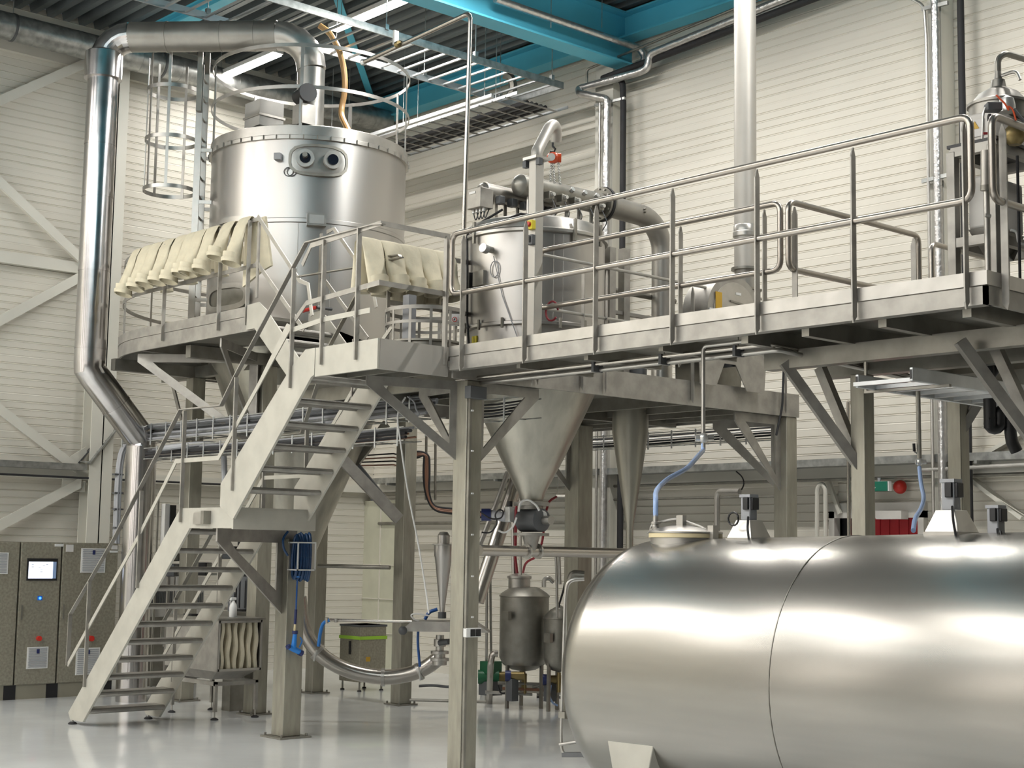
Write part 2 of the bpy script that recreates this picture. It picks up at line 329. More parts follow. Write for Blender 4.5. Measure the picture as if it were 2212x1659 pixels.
cylplate(MB(), TC, TR, thp, 7.41, .40, .22, .045, ring=.035).build('plate_frame', 'steeld', t)
for s in (-1, 1):
    th = thp+s*.178/TR; n_ = V((math.cos(th), math.sin(th), 0)); p = TP(th, TR+.03, 7.42)
    g = MB().tube([p, p+n_*.06], .125, 24).build('sight_glass_flange', 'steel', t)
    MB().tube([p+n_*.055, p+n_*.075], .075, 20).build('glass', 'glass', g)
    if s < 0: MB().tube([p+n_*.07+V((0, 0, .02)), p+n_*.17+V((0, 0, .02))], .035, 12).build('sight_lamp', 'steeld', g)
th = D0-.30; n_ = V((math.cos(th), math.sin(th), 0)); p = TP(th, TR, 7.44)
MB().bar(p, p+n_*.1, .09, .09).build('switch_box', 'grey', t); 
q = MB()
for k in range(2): q.tube([TP(th+.1+.03*k+.045*math.cos(a), TR+.02, 7.24+.06*math.sin(a)) for a in [i*math.pi/6 for i in range(13)]], .006, 5)
q.build('cable_loop', 'dkgrey', t)
cylplate(MB(), TC, TR, D0-.82, 6.42, .34, .17, .05).build('manhole_cover', 'steeld', t); cylplate(MB(), TC, TR, D0-.82, 6.42, .42, .24, .07, ring=.07).build('manhole_frame', 'steel', t)
cylplate(MB(), TC, TR, D0-.86, 5.55, .36, .13, .05).build('manhole_cover', 'steeld', t); cylplate(MB(), TC, TR, D0-.86, 5.55, .43, .19, .07, ring=.07).build('manhole_frame', 'steel', t)
th = D0+.08; p = TP(th, TR, 6.56); n_ = V((math.cos(th), math.sin(th), 0)); s_ = V((-n_.y, n_.x, 0))
MB().bar(p-s_*.13+V((0, 0, .02)), p+s_*.13+V((0, 0, .02)), .16, .17).build('nameplate_bracket', 'steel', t)
MB().prism([p+n_*.083+s_*a+V((0, 0, b)) for a, b in ((-.1, -.04), (.1, -.04), (.1, .08), (-.1, .08))], n_*.004).build('nameplate', 'silver', t)
for i_ in range(5): th = D0-.25+i_*.16; MB().tube([TP(th, TR+.003, 4.98), TP(th, TR+.003, 6.53)], .005, 5).build('weld_seam', 'steel', t) if i_ in (1, 3) else None
# guard rail on the tank lid
t = thing('tank_top_guardrail', 'round flat bar guardrail with thin posts on the lid of the tall round tank', 'railing', (TC.x, TC.y, 7.9))
MB().ringbar(TC+V((0, 0, 9.02)), TR+.03, .012, .05, 72).build('top_rail', 'steel', t); MB().ringbar(TC+V((0, 0, 8.43)), TR+.03, .012, .05, 72).build('mid_rail', 'steel', t)
for th in (D0-1.75, D0-1.3, D0-.10, D0+1.28, D0+2.0, D0+2.7, D0-2.5):
    p = TP(th, TR+.02, 0); MB().bar(p+V((0, 0, 7.72)), p+V((0, 0, 9.02)), .045, .012, (math.cos(th), math.sin(th), 0)).build('post', 'steel', t)
# lid fittings
p = at(581, 250, 2, 7.93); p = V((-18.18, 11.37, 7.9))
t = thing('vent_hopper', 'pale square sheet metal hopper on the tall tank lid left of the duct elbow', 'hopper', p)
MB().box(p.x-.2, p.x+.2, p.y-.2, p.y+.2, 8.14, 8.52).build('box', 'offw', t)
MB().hexa([(p.x-.1, p.y-.1, 7.9), (p.x+.1, p.y-.1, 7.9), (p.x+.1, p.y+.1, 7.9), (p.x-.1, p.y+.1, 7.9), (p.x-.2, p.y-.2, 8.12), (p.x+.2, p.y-.2, 8.12), (p.x+.2, p.y+.2, 8.12), (p.x-.2, p.y+.2, 8.12)]).build('funnel', 'steelp', t)
MB().box(p.x-.22, p.x+.22, p.y-.22, p.y+.22, 8.28, 8.31).build('rim', 'steel', t)
# big bright duct
def dz_(x, y, z): return CAM+ray(x, y)*z
DA = V((-19.3, 9.4, 0)); DB = V((-19.34, 10.27, 0)); DE = dz_(671, 200, 21.0); ZD = 9.31; r = .213
t = thing('insulated_duct', 'large bright clad duct rising at left and bending into the tall round tank', 'duct', DB)
def seam(p, d, r_, col='clad'): q = MB().tube([V(p)-V(d)*.012, V(p)+V(d)*.012], r_+.006, 36); q.build('seam_band', col, t)
ztop, zb1, zb0 = 8.83, 4.57, 3.63
MB().tube([DB, DB+V((0, 0, zb0-.08))], r, 40).build('riser', 'clad', t)
MB().tube([DB+V((0, 0, zb0-.08)), DB+V((0, 0, zb0)), DB+(DA-DB)*.09+V((0, 0, zb0+.09)), DA+(DB-DA)*.09+V((0, 0, zb1-.09)), DA+V((0, 0, zb1)), DA+V((0, 0, zb1+.08))], r, 40).build('offset_bend', 'clad', t, smooth=25)
MB().tube([DA+V((0, 0, zb1+.08)), DA+V((0, 0, ztop))], r, 40).build('riser', 'clad', t)
MB().lathe(DA, [(.215, 8.70), (.262, 8.70), (.262, 9.07), (.22, 9.10)], 40).build('sleeve_collar', 'clad', t)
hd = (V((DE.x, DE.y, 0))-DA).normalized()
E1 = [DA+V((0, 0, 8.8))]; R_ = .38
for k in range(6): a = k/5*math.pi/2; E1.append(DA+hd*(R_*(1-math.cos(a)))+V((0, 0, ZD-R_+R_*math.sin(a))))
MB().tube(E1, r, 36).build('elbow', 'clad', t, smooth=10)
L1 = DA+hd*R_+V((0, 0, ZD)); L2 = V((DE.x, DE.y, ZD))-hd*.5
MB().tube([L1, L2], r, 40).build('horizontal_run', 'duct', t)
E2 = []
for k in range(6): a = k/5*math.pi/2; E2.append(L2+hd*(.5*math.sin(a))-V((0, 0, .5*(1-math.cos(a)))))
MB().tube(E2, r*.97, 36).build('elbow', 'steel', t, smooth=14)
MB().tube([E2[-1], V((DE.x, DE.y, 7.93))], r*.9, 32).build('inlet_pipe', 'steel', t)
for z in (.9, 2.05): seam(DB+V((0, 0, z)), (0, 0, 1), r)
for z in (4.86, 5.95, 7.0, 7.75): seam(DA+V((0, 0, z)), (0, 0, 1), r)
md = (DA-DB+V((0, 0, zb1-zb0))).normalized(); seam((DA+DB)/2+V((0, 0, (zb1+zb0)/2)), md, r)
for k in (.25, .62, .85): seam(L1+(L2-L1)*k, hd, r, 'duct')
MB().tube([DB+V((.155, -.155, .3)), DB+V((.155, -.155, zb0-.1))], .005, 4).build('fold_seam', 'clad', t)
# small motor near the inlet
p = V((DE.x+.18, DE.y-.22, 8.02))
t = thing('vibration_motor', 'small black motor in a sheet bracket beside the duct inlet on the tank lid', 'motor', p)
MB().box(p.x-.1, p.x+.14, p.y-.12, p.y+.1, 7.92, 8.2).build('bracket', 'steel', t)
MB().cyl((p.x-.1, p.y-.02, 8.34), (p.x+.16, p.y-.06, 8.34), .11, 16).build('motor_body', 'black', t); MB().cyl((p.x+.15, p.y-.06, 8.34), (p.x+.2, p.y-.07, 8.34), .13, 16).build('motor_end', 'black', t)
# hose
hp = [dz_(x, y, 22.3) for x, y in ((690, 55), (712, 70), (735, 110), (745, 160), (745, 200), (735, 245))]+[V((-17.3, 12.35, 7.95))]
MB().tube(hp, .045, 10, fil=.3).build('suction_hose', 'hose', label='amber transparent hose looping down onto the lid of the tall round tank', cat='hose')
# ladder with cage
dl = D0-1.5; er = V((math.cos(dl), math.sin(dl), 0)); et = V((-er.y, er.x, 0)); et = (et*.985+er*.17).normalized(); er2 = V((et.y, -et.x, 0))
if er2.dot(er) < 0: er2 = -er2
LP = TC+er*1.56
t = thing('cage_ladder', 'vertical ladder with round hoop safety cage on the left side of the tall round tank', 'ladder', LP+V((0, 0, 4.9)))
for s in (-1, 1): MB().bar(LP+et*.23*s+V((0, 0, 4.9)), LP+et*.23*s+V((0, 0, 9.0)), .035, .09, er2).build('stile', 'steel', t)
z = 5.1
while z < 8.9: MB().cyl(LP-et*.22+V((0, 0, z)), LP+et*.22+V((0, 0, z)), .016, 8).build('rung', 'steeld', t); z += .29
cc = LP+er2*.42
for z in (7.2, 7.93, 8.66):
    MB().ringbar(cc+V((0, 0, z)), .37, .010, .055, 40).build('cage_hoop', 'steel', t)
for a in (-1.9, -.75, 0, .75, 1.6): d = er2*math.cos(a)+et*math.sin(a); p = cc+d*.362; MB().bar(p+V((0, 0, 7.18)), p+V((0, 0, 9.15)), .04, .01, d).build('cage_bar', 'steel', t)
for s in (-1, 1): MB().bar(LP+et*.3*s+V((0, 0, 8.3)), LP+et*.3*s+V((0, 0, 9.35)), .05, .07, er2).build('grab_stile', 'steeld', t)
for z in (5.6, 7.0, 7.75): 
    for s in (-1, 1): MB().bar(LP+et*.23*s+V((0, 0, z)), LP+et*.23*s-er2*.22+V((0, 0, z)), .02, .05).build('stand_off', 'steel', t)
# round platform
PZ = 4.9; PR = 2.58; PY = 9.45; PX = -15.15
def parc(r, n=30): return [V((TC.x+r*math.cos(a), TC.y+r*math.sin(a), 0)) for a in [math.pi/2+math.pi*k/n for k in range(n+1)]]
out = parc(PR)+[V(p+(0,)) for p in ((PX, PY), (PX, 10.35), (-16.7, 10.75), (-16.2, 11.5), (-16.15, 12.6), (-16.75, 13.7))]
t = thing('round_platform', 'raised platform with rounded left end encircling the tall round tank', 'platform', (TC.x, TC.y, 4.7))
inn = [V((TC.x+1.42*math.cos(a), TC.y+1.42*math.sin(a), 0)) for a in [math.pi/2+2*math.pi*k/len(out) for k in range(len(out))]]
def ringface(mb, A, B, z0, z1):
    mb.loft([[p+V((0, 0, z0)) for p in A], [p+V((0, 0, z1)) for p in A], [p+V((0, 0, z1)) for p in B], [p+V((0, 0, z0)) for p in B]], cap=False, closed=True); return mb
def inset(poly, d):
    c_ = V((-17.0, 12.0, 0)); o = []
    for p in poly: q_ = (p-c_); o.append(p-q_.normalized()*d)
    return o
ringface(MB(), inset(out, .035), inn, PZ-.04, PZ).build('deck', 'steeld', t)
for nm_, a, b, dd in (('edge_beam', 4.71, 4.885, 0), ('toe_board', 4.89, 5.01, -.006)):
    A = inset(out[:31], dd)+[V((PX, PY+dd, 0))]; B = inset(out[:31], dd+.03)+[V((PX, PY+.03+dd, 0))]
    q = MB(); q.loft([[A[i]+V((0, 0, a)), A[i]+V((0, 0, b)), B[i]+V((0, 0, b)), B[i]+V((0, 0, a))] for i in range(len(A))]); q.build(nm_, 'steelp', t)
for a in (2.2, 2.75, 3.3, 3.8, 4.3, 4.712): 
    p = TP(a, 1.45, 4.78); q_ = TP(a, PR-.02, 4.78); MB().bar(p, q_, .05, .14).build('deck_joist', 'steeld', t)
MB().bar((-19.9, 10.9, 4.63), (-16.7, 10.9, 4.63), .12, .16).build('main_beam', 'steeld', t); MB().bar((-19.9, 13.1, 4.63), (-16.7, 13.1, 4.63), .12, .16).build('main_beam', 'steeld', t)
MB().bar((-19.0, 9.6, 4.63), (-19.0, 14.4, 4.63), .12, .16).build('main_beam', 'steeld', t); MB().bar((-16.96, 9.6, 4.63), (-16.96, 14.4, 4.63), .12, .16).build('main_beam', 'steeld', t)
def knee(parent, col, outp, zt, drop, w=.11, th=.02, nm_='knee_brace'):
    'plate bracket: col (x,y) at the column, outp the outer end under the deck'
    a = V((col[0], col[1], 0)); b = V((outp[0], outp[1], 0)); d = (b-a).normalized(); s = V((-d.y, d.x, 0))*th; L = (b-a).length
    Z = V((0, 0, 1)); o = [a+Z*zt, b+Z*zt, b+Z*(zt-w), a+Z*(zt-drop)]
    i = [a+d*w+Z*(zt-w), a+d*(L-w*1.9)+Z*(zt-w), a+d*(L-w*2.6)+Z*(zt-w*1.6), a+d*w+Z*(zt-drop+w*1.9)]
    q = MB()
    q.loft([[p-s/2 for p in o], [p+s/2 for p in o], [p+s/2 for p in i], [p-s/2 for p in i]], cap=False, closed=True); return q.build(nm_, 'steelp', parent, smooth=0)
knee(t, (-19.1, 10.85), (-20.43, 11.3), 4.7, 1.12); knee(t, (-17.05, 10.7), (-18.2, 9.55), 4.7, 1.25); knee(t, (-19.05, 13.2), (-20.1, 13.3), 4.7, 1.0)
knee(t, (-17.0, 10.7), (-16.0, 9.5), 4.7, 1.25)
# steel columns
def column(x, y, z1, a, lab, z0=0, plate=.34, group=None):
    t = thing('steel_column', lab, 'column', (x, y, 0), group)
    MB().box(x-a/2, x+a/2, y-a/2, y+a/2, .02, z1).build('shaft', 'col', t, bev=.008)
    if plate: MB().box(x-plate/2, x+plate/2, y-plate/2, y+plate/2, 0, .02).build('base_plate', 'steeld', t)
    q = MB()
    if plate:
        for sx in (-1, 1):
            for sy in (-1, 1): MB().cyl((x+sx*plate*.4, y+sy*plate*.4, .02), (x+sx*plate*.4, y+sy*plate*.4, .05), .014, 6).build('anchor_bolt', 'steeld', t)
    return t
column(-19.0, 10.9, 4.55, .2, 'square leg of the tall tank seen through the stair treads, left of the filter cart')
column(-19.0, 13.1, 4.55, .2, 'square leg of the tall tank in the gloom just right of the blue hose reel')
column(-16.93, 13.14, 4.55, .21, 'square leg of the tall tank behind the bent pipe, right of the green strapped box')
column(-17.0, 10.8, 4.55, .22, 'square leg of the tall tank directly behind the column with the blue hose reel')
# railing of the round platform carrying filter bags
t = thing('platform_railing', 'flat bar railing round the front of the round platform, hung with filter bags', 'railing', (-18, PY, 4.7))
def flatpath(mb, pts, z, h=.05, w=.012):
    n = len(pts); r_ = []
    for i, p in enumerate(pts):
        d = (pts[min(i+1, n-1)]-pts[max(i-1, 0)]).normalized(); s = V((-d.y, d.x, 0))*w/2
        r_.append([p+s+V((0, 0, z-h/2)), p-s+V((0, 0, z-h/2)), p-s+V((0, 0, z+h/2)), p+s+V((0, 0, z+h/2))])
    return mb.loft(r_)
rp = inset(parc(PR), .04)[2:]+[V((-15.2, PY+.03, 0))]
flatpath(MB(), rp, 6.06).build('top_rail', 'steelp', t); flatpath(MB(), rp, 5.5).build('mid_rail', 'steelp', t)
for k in (1, 7, 13, 18, 22, 25): p = rp[k]; MB().bar(p+V((0, 0, 4.72)), p+V((0, 0, 6.05)), .05, .014, (p-TC)).build('post', 'steelp', t)
for px in (357, 476, 537): p = at(px, 700, 1, PY+.01); MB().bar((p.x, PY-.02, 4.78), (p.x, PY-.02, 6.05), .014, .05, (0, 1, 0)).build('post', 'steelp', t)
# filter bags
def bag(pt, rd, od, lf, lb, r=.085, lab='', skew=0., cat='filter bag', grp='filter bags on the railing', lean=0.):
    'cloth sleeve folded over a rail at pt; rd along the rail, od outward'
    rd, od = V(rd).normalized(), V(od).normalized(); Z = V((0, 0, 1)); W = .138; rings = []; n = 20
    path = []
    for k in range(7): s = k/6; path.append((-.05-.035*(1-s), -lb*(1-s), s, False))
    for a in (25, 60, 90, 120, 155): q_ = math.radians(a); path.append((-.035*math.cos(q_), .03+.02*math.sin(q_), 1, False))
    for k in range(1, 9): s = k/8; path.append((.05+.045*s+lean*s, -lf*s, 1-s, True))
    rng = random.Random(hash((round(pt[0], 2), round(pt[1], 2))) & 0xffff); ph = rng.random()*6
    for i, (o, z, fl, front) in enumerate(path):
        endf = (1-fl) if front else (1-fl)*.6
        e = min(1, endf*1.15)**1.1; hw = W*(1-e)+r*.92*e; ht = .016*(1-e)+r*.85*e
        if i >= len(path)-1: hw = r; ht = r*.95
        c_ = V(pt)+od*(o+(ht*.8 if front else -ht*.8))+Z*z+rd*(skew*(1-fl) if front else -skew*.5*(1-fl)); ring = []
        nrm = Z if 7 <= i <= 11 and False else od
        for j in range(n):
            a = 2*math.pi*j/n; wr = .006*math.sin(3*a+ph+i*.9)*(1-e)+.004*math.sin(5*a+i)
            if 7 <= i <= 11:
                q_ = math.radians((25, 60, 90, 120, 155)[i-7]); nn = (Z*math.sin(q_)-od*math.cos(q_)); c2 = V(pt)+Z*.02
                ring.append(c2+nn*(.032+.014*math.sin(a))+rd*(hw*math.cos(a)))
            else: ring.append(c_+rd*((hw+wr)*math.cos(a))+nrm*((ht+wr)*math.sin(a)))
        rings.append(ring)
    inner = [V(p) for p in rings[-1]]; cc_ = sum(inner, V((0, 0, 0)))/n
    tilt = [p+Z*(.03*((p-cc_).dot(od)/r)) for p in inner]
    rings[-1] = tilt; rings.append([cc_+(p-cc_)*.93 for p in tilt]); rings.append([cc_+(p-cc_)*.88+Z*.12 for p in tilt])
    b = MB().loft(rings).build('filter_bag', 'cloth', label=lab, cat=cat, group=grp, smooth=60)
    ca = [cc_+(p-cc_)*1.03+Z*.045 for p in tilt]; cb = [cc_+(p-cc_)*1.05+Z*.02 for p in tilt]; c0 = [cc_+(p-cc_)*1.03-Z*.002 for p in tilt]
    MB().loft([ca, cb, c0, [cc_+(p-cc_)*.97 for p in tilt]], cap=False).build('collar', 'cloth', b); return b
fr = [(296, 612, 0), (322, 600, .02), (343, 590, 0), (368, 586, .02), (395, 583, 0), (418, 570, .03), (436, 566, 0), (462, 561, .04), (497, 532, 0), (531, 543, -.02)]
words = ['leftmost cream filter bag hung over the round platform railing', 'second cream filter bag from the left end of the railing', 'third cream filter bag from the left on the railing', 'fourth cream filter bag from the left on the railing', 'fifth cream filter bag from the left, just after the dark gap', 'sixth cream filter bag from the left on the railing', 'seventh cream filter bag from the left on the railing', 'fourth cream filter bag from the right end of the left row', 'short cream filter bag hanging highest, second from the right of the left row', 'cream filter bag at the right end of the row, beside the stair handrail']
words[7] = 'third cream filter bag from the right end of the long left row'
words[8] = 'second cream filter bag from the right end of the long left row'
for (px, py, sk), lab in zip(fr, words):
    p = at(px-6, 560, 1, PY); 
    if p.x < -17.96: ang = math.asin(min(1, (-(p.x-TC.x))/(PR-.04)))
    pt = V((p.x, PY+.03, 6.06))
    if p.x < TC.x: pt.y = TC.y-math.sqrt((PR-.04)**2-(p.x-TC.x)**2); od = (V((pt.x, pt.y, 0))-TC).normalized()
    else: od = V((0, -1, 0))
    rd = V((-od.y, od.x, 0)); q = at(px, py, 1, pt.y-.12); bag(pt, rd, od, max(.36, 6.19-q.z), .42+.24*random.random(), .120, lab, sk)
MB().prism([(-15.62, PY+.1, 6.1), (-15.18, PY+.1, 6.1), (-15.10, PY+.16, 5.5), (-15.3, PY+.16, 5.46), (-15.66, PY+.12, 5.3)], (0, .03, 0)).build('filter_bag', 'cloth', label='flat cream filter bag hanging behind the right end of the left row', cat='filter bag', group='filter bags on the railing')
# ================================================================ landings, stairs, walkway
SN, SF = 8.39, 9.4       # near and far stringer planes
LZ, DZ = 2.56, 4.05      # landing and walkway deck heights
def stringer(parent, pts, y, t=.03, nm_='stringer'): MB().prism([(x, y, z) for x, z in pts], (0, t, 0)).build(nm_, 'stairst', parent, bev=.003)
def tread(parent, x, z, y0, y1, d=.24, nm_='tread'):
    q = MB().box(x-d/2, x+d/2, y0, y1, z-.04, z); q.tube([(x-d/2, y0, z-.03), (x-d/2, y1, z-.03)], .032, 10); q.tube([(x+d/2, y0, z-.03), (x+d/2, y1, z-.03)], .030, 10); q.build(nm_, 'steeld' if 0 else 'steelp', parent)
# lower flight
t = thing('stair_flight', 'lower open stair flight rising from the white floor to the middle landing', 'stairs', (-17.2, 8.9, 0))
lo = [(-17.36, .13), (-17.30, .05), (-16.97, .05), (-14.64, 2.35), (-14.62, 2.35), (-14.62, 2.57), (-14.86, 2.57)]
for y in (SN, SF): stringer(t, lo, y)
nT = 11
for k in range(1, nT+1): z = k*LZ/(nT+1); tread(t, -17.2+k*2.52/(nT+1)+.02, z, SN+.03, SF)
for y in (SN+.015, SF+.015):
    f_ = MB().cyl((-17.26, y, .012), (-17.26, y, .1), .012, 8).build('adjuster_screw', 'steel', t); MB().lathe((-17.26, y, 0), [(.05, 0), (.055, .012), (.03, .03)], 16).build('rubber_foot', 'rubber', f_)
# middle landing
t = thing('stair_landing', 'middle stair landing box carried by the column with the blue hose reel', 'landing', (-14.2, 8.9, 2.3))
MB().box(-14.62, -13.77, SN+.001, SN+.03, 2.35, 2.57).build('side_panel', 'stairst', t); MB().box(-14.62, -13.77, SF+.0, SF+.03, 2.35, 2.57).build('side_panel', 'steelp', t)
MB().box(-13.77, -13.742, SN, SF+.03, 2.34, 2.57).build('end_panel', 'stairst', t); MB().box(-14.86, -13.77, SN+.03, SF, 2.5, 2.54).build('deck', 'steeld', t)
knee(t, (-14.75, 9.68), (-14.15, SN+.05), 2.35, .95, .14); 
MB().bar((-14.77, SF, 2.3), (-14.77, 9.85, 2.3), .1, .12).build('outrigger', 'steelp', t)
p0, p1 = at(421, 1108, 1, SN-.01), at(447, 1132, 1, SN-.01)
MB().box(p0.x, p1.x, SN-.03, SN, p1.z, p0.z).build('nameplate', 'steel', t, label='small grey nameplate'); MB().box(p1.x+.0, p1.x+.06, SN-.09, SN, p1.z, p0.z+.02).build('cup_holder', 'steeld', t)
# upper flight
t = thing('stair_flight', 'upper open stair flight rising from the middle landing to the walkway landing', 'stairs', (-13.5, 8.9, LZ))
up = [(-14.02, 2.57), (-14.02, 2.86), (-12.72, 4.0), (-12.47, 4.13), (-12.33, 4.13), (-12.33, 3.85), (-13.76, 2.44), (-13.8, 2.57)]
for y in (SN-.004, SF-.08): stringer(t, [(-14.02, 2.58), (-14.02, 2.82), (-12.74, 3.97), (-12.49, 4.13), (-12.325, 4.13), (-12.325, 3.86), (-12.38, 3.84), (-13.74, 2.45), (-13.76, 2.44)], y)
for k in range(1, 7): z = LZ+k*(4.1-LZ)/7; tread(t, -13.86+k*1.52/7, z, SN+.03, SF-.08)
# upper landing
t = thing('walkway_landing', 'boxed upper stair landing joining the stair to the tubular railed walkway', 'landing', (-11.9, 8.8, 3.84))
MB().box(-12.32, -11.291, SN, SN+.03, 3.84, 4.13).build('side_panel', 'stairst', t, bev=.003); MB().box(-11.32, -11.29, SN+.03, 9.25, 3.84, 4.13).build('end_panel', 'crane', t)
MB().box(-12.32, -11.32, SN+.03, 9.6, 4.0, DZ).build('deck', 'steeld', t)
for y in (8.75, 9.1): MB().box(-12.3, -11.33, y, y+.04, 3.86, 4.0).build('deck_joist', 'steeld', t)
MB().box(-12.32, -12.28, SN+.03, 9.6, 3.86, 4.0).build('deck_joist', 'steeld', t)
# landing column with plate base and outrigger brace
column(-14.77, 9.81, 2.26, .24, 'foremost square column standing on the white floor with a blue hose reel on it', plate=.42)
# rails on the stairs (flat bar)
def hand(parent, pts, y, nm_='handrail', h=.05, w=.012, m_='steel'):
    P_ = [V((x, y, z)) for x, z in pts]; q = MB(); r_ = []
    n = len(P_)
    for i, p in enumerate(P_):
        d = (P_[min(i+1, n-1)]-P_[max(i-1, 0)]).normalized(); nn = V((d.z, 0, -d.x))*w/2
        if 0 < i < n-1: nn *= 1/max(.5, abs(d.dot((P_[i+1]-P_[i]).normalized())))
        s = V((0, h/2, 0)); r_.append([p+nn+s, p-nn+s, p-nn-s, p+nn-s])
    q.loft(r_).build(nm_, m_, parent, smooth=0)
def pxs(pts, y): return [(at(a, b, 1, y).x, at(a, b, 1, y).z) for a, b in pts]
def spost(parent, pxy0, pxy1, y, w=.045):
    a, b = at(*pxy0, 1, y), at(*pxy1, 1, y); MB().bar((a.x, y, a.z), (a.x, y, b.z), .02, w, (0, 1, 0)).build('post', 'steelp', parent)
t = thing('stair_handrail', 'near flat bar handrail following both stair flights with level part at the middle landing', 'railing', (-16, SN, .5))
hand(t, pxs([(146, 1437), (152, 1327), (246, 1165), (390, 885), (478, 876), (510, 810), (662, 524), (808, 485), (829, 484)], SN), SN, m_='steelp')
hand(t, pxs([(146, 1437), (300, 1158), (381, 996), (472, 989), (560, 830), (624, 706), (634, 712), (700, 690), (800, 670)], SN), SN, 'mid_rail', .012, .05, 'stairst')
for a, b in (((183, 1484), (192, 1256)), ((297, 1270), (306, 1060)), ((390, 1128), (396, 888)), ((502, 1060), (511, 815)), ((627, 838), (634, 580))): spost(t, a, b, SN-.012)
t = thing('stair_handrail', 'far flat bar handrail of the stair, partly hidden behind the treads', 'railing', (-16, SF, .5))
hand(t, pxs([(330, 1360), (418, 1200), (520, 1010), (545, 905), (590, 897), (615, 860), (690, 730), (808, 560), (865, 551), (862, 556), (790, 572), (758, 578), (655, 600), (640, 596)], SF), SF, m_='steelp') if 0 else None
yF = SF+.02
hand(t, [(-17.0, .95), (-17.0, 1.2), (-14.82, 3.42), (-14.05, 3.43)]+pxs([(712, 748), (808, 568), (822, 556), (863, 551), (868, 556), (800, 573), (642, 598)], yF), yF, m_='steeld'); hand(t, [(-17.0, .75), (-14.8, 2.95), (-14.0, 2.95), (-12.65, 4.3), (-12.4, 4.5)], yF, 'mid_rail', .012, .045, 'stairst')
for x, z0, z1 in ((-16.7, .5, 1.5), (-15.7, 1.5, 2.5), (-14.8, 2.4, 3.42), (-13.95, 2.6, 3.5), (-13.1, 3.6, 4.4)): MB().bar((x, yF, z0), (x, yF, z1), .02, .045, (0, 1, 0)).build('post', 'steelp', t)
# landing railing (flat): near side and end
t = thing('landing_railing', 'flat bar railing round the boxed upper landing in front of the round tank', 'railing', (-11.8, SN, 4.13))
def free(mb, pts, w=.012, h=.05): 
    for a, b in zip(pts[:-1], pts[1:]): mb.bar(a, b, w, h)
    return mb
def path3(parent, pts, nm_, w=.012, h=.05, m_='steelp'):
    q = MB(); pts = [V(p) for p in pts]; r_ = []; n = len(pts)
    for i, p in enumerate(pts):
        d = (pts[min(i+1, n-1)]-pts[max(i-1, 0)]).normalized(); s = d.cross(V((0, 0, 1))).normalized()*w/2; u = s.cross(d).normalized()*h/2
        r_.append([p+s-u, p-s-u, p-s+u, p+s+u])
    q.loft(r_).build(nm_, m_, parent, smooth=0)
zt = 5.23
path3(t, [(-12.6, SN, 5.0), (-12.45, SN, 5.18), (-11.29, SN, zt), (-11.29, 9.24, zt)], 'top_rail'); path3(t, [(-12.7, SN, 4.45), (-12.5, SN, 4.6), (-11.29, SN, 4.66), (-11.29, 9.24, 4.65)], 'mid_rail')

MB().bar((-11.62, SN-.01, 3.95), (-11.62, SN-.01, zt), .02, .05, (0, 1, 0)).build('post', 'steelp', t); MB().bar((-11.29, 9.2, 3.95), (-11.29, 9.2, zt), .05, .03, (0, 1, 0)).build('post', 'steelp', t)
MB().bar((-12.2, SN-.01, 3.95), (-12.2, SN-.01, 5.2), .02, .045, (0, 1, 0)).build('post', 'steelp', t)
# small flight up to the round platform
t = thing('stair_flight', 'short stair of four treads from the walkway level up to the round platform', 'stairs', (-14.6, 9.9, 4.1))
sm = [(-15.3, 4.72), (-15.3, 5.02), (-15.05, 5.03), (-14.88, 4.92), (-13.98, 4.12), (-14.18, 4.04), (-14.35, 4.06), (-15.12, 4.72)]
for y in (PY-.028, PY+.85): stringer(t, sm, y, .02)
for k in range(1, 5): tread(t, -14.1-k*.2, DZ+k*.17, PY+.02, PY+.85, .22)
def smrail(y, lab):
    r_ = thing('stair_handrail', lab, 'railing', (-14.6, y, 4.5))
    pts = [(-15.16, y, 6.0), (-14.25, y, 5.1)]
    path3(r_, [(-15.16, y, 6.08), (-14.22, y, 5.18), (-14.05, y, 5.12), (-13.95, y, 4.75)] if y < 9.9 else [(-15.0, y, 6.0), (-14.85, y, 6.02), (-14.05, y, 5.25), (-13.95, y, 4.95)], 'handrail', m_='steel')
    path3(r_, [(-15.16, y, 5.53), (-14.1, y, 4.6)], 'mid_rail')
    for x in (-15.12, -14.35): MB().bar((x, y, 4.25+(-14.0-x)*.75 if x < -15 else 4.4), (x, y, 6.0-(x+15.12)*.95), .04, .02, (0, 1, 0)).build('post', 'steelp', r_)
smrail(PY-.01, 'near sloping handrail of the short stair up to the round platform'); smrail(PY+.88, 'far sloping handrail of the short stair, behind the red handled tool')
# lower platform with the vessels (z 4.1) : X -14.6 .. -11.27, Y 9.25 .. 14.77
t = thing('vessel_platform', 'wide steel platform carrying the lidded round vessel and the fan, behind the walkway', 'platform', (-12.9, 12, 3.8))
MB().box(-14.9, -11.3, 9.62, 14.77, 4.0, DZ).build('deck', 'steeld', t); MB().box(-11.3, -11.27, 9.3, 14.78, 3.83, 4.11).build('edge_beam', 'steelp', t)
MB().box(-14.9, -11.3, 14.74, 14.77, 3.83, 4.11).build('edge_beam', 'steelp', t)
MB().box(-14.9, -14.87, 10.4, 14.74, 3.83, 4.11).build('edge_beam', 'steelp', t)
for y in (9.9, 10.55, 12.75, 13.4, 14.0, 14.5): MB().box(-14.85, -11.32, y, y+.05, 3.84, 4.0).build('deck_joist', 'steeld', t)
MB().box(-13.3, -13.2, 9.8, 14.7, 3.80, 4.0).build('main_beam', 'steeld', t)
MB().box(-14.0, -12.32, PY-.02, 9.62, 4.0, DZ).build('deck', 'steeld', t)
column(-11.39, 9.6, 3.83, .2, 'nearest tall square column in the middle of the picture, with grey conduit and sockets')
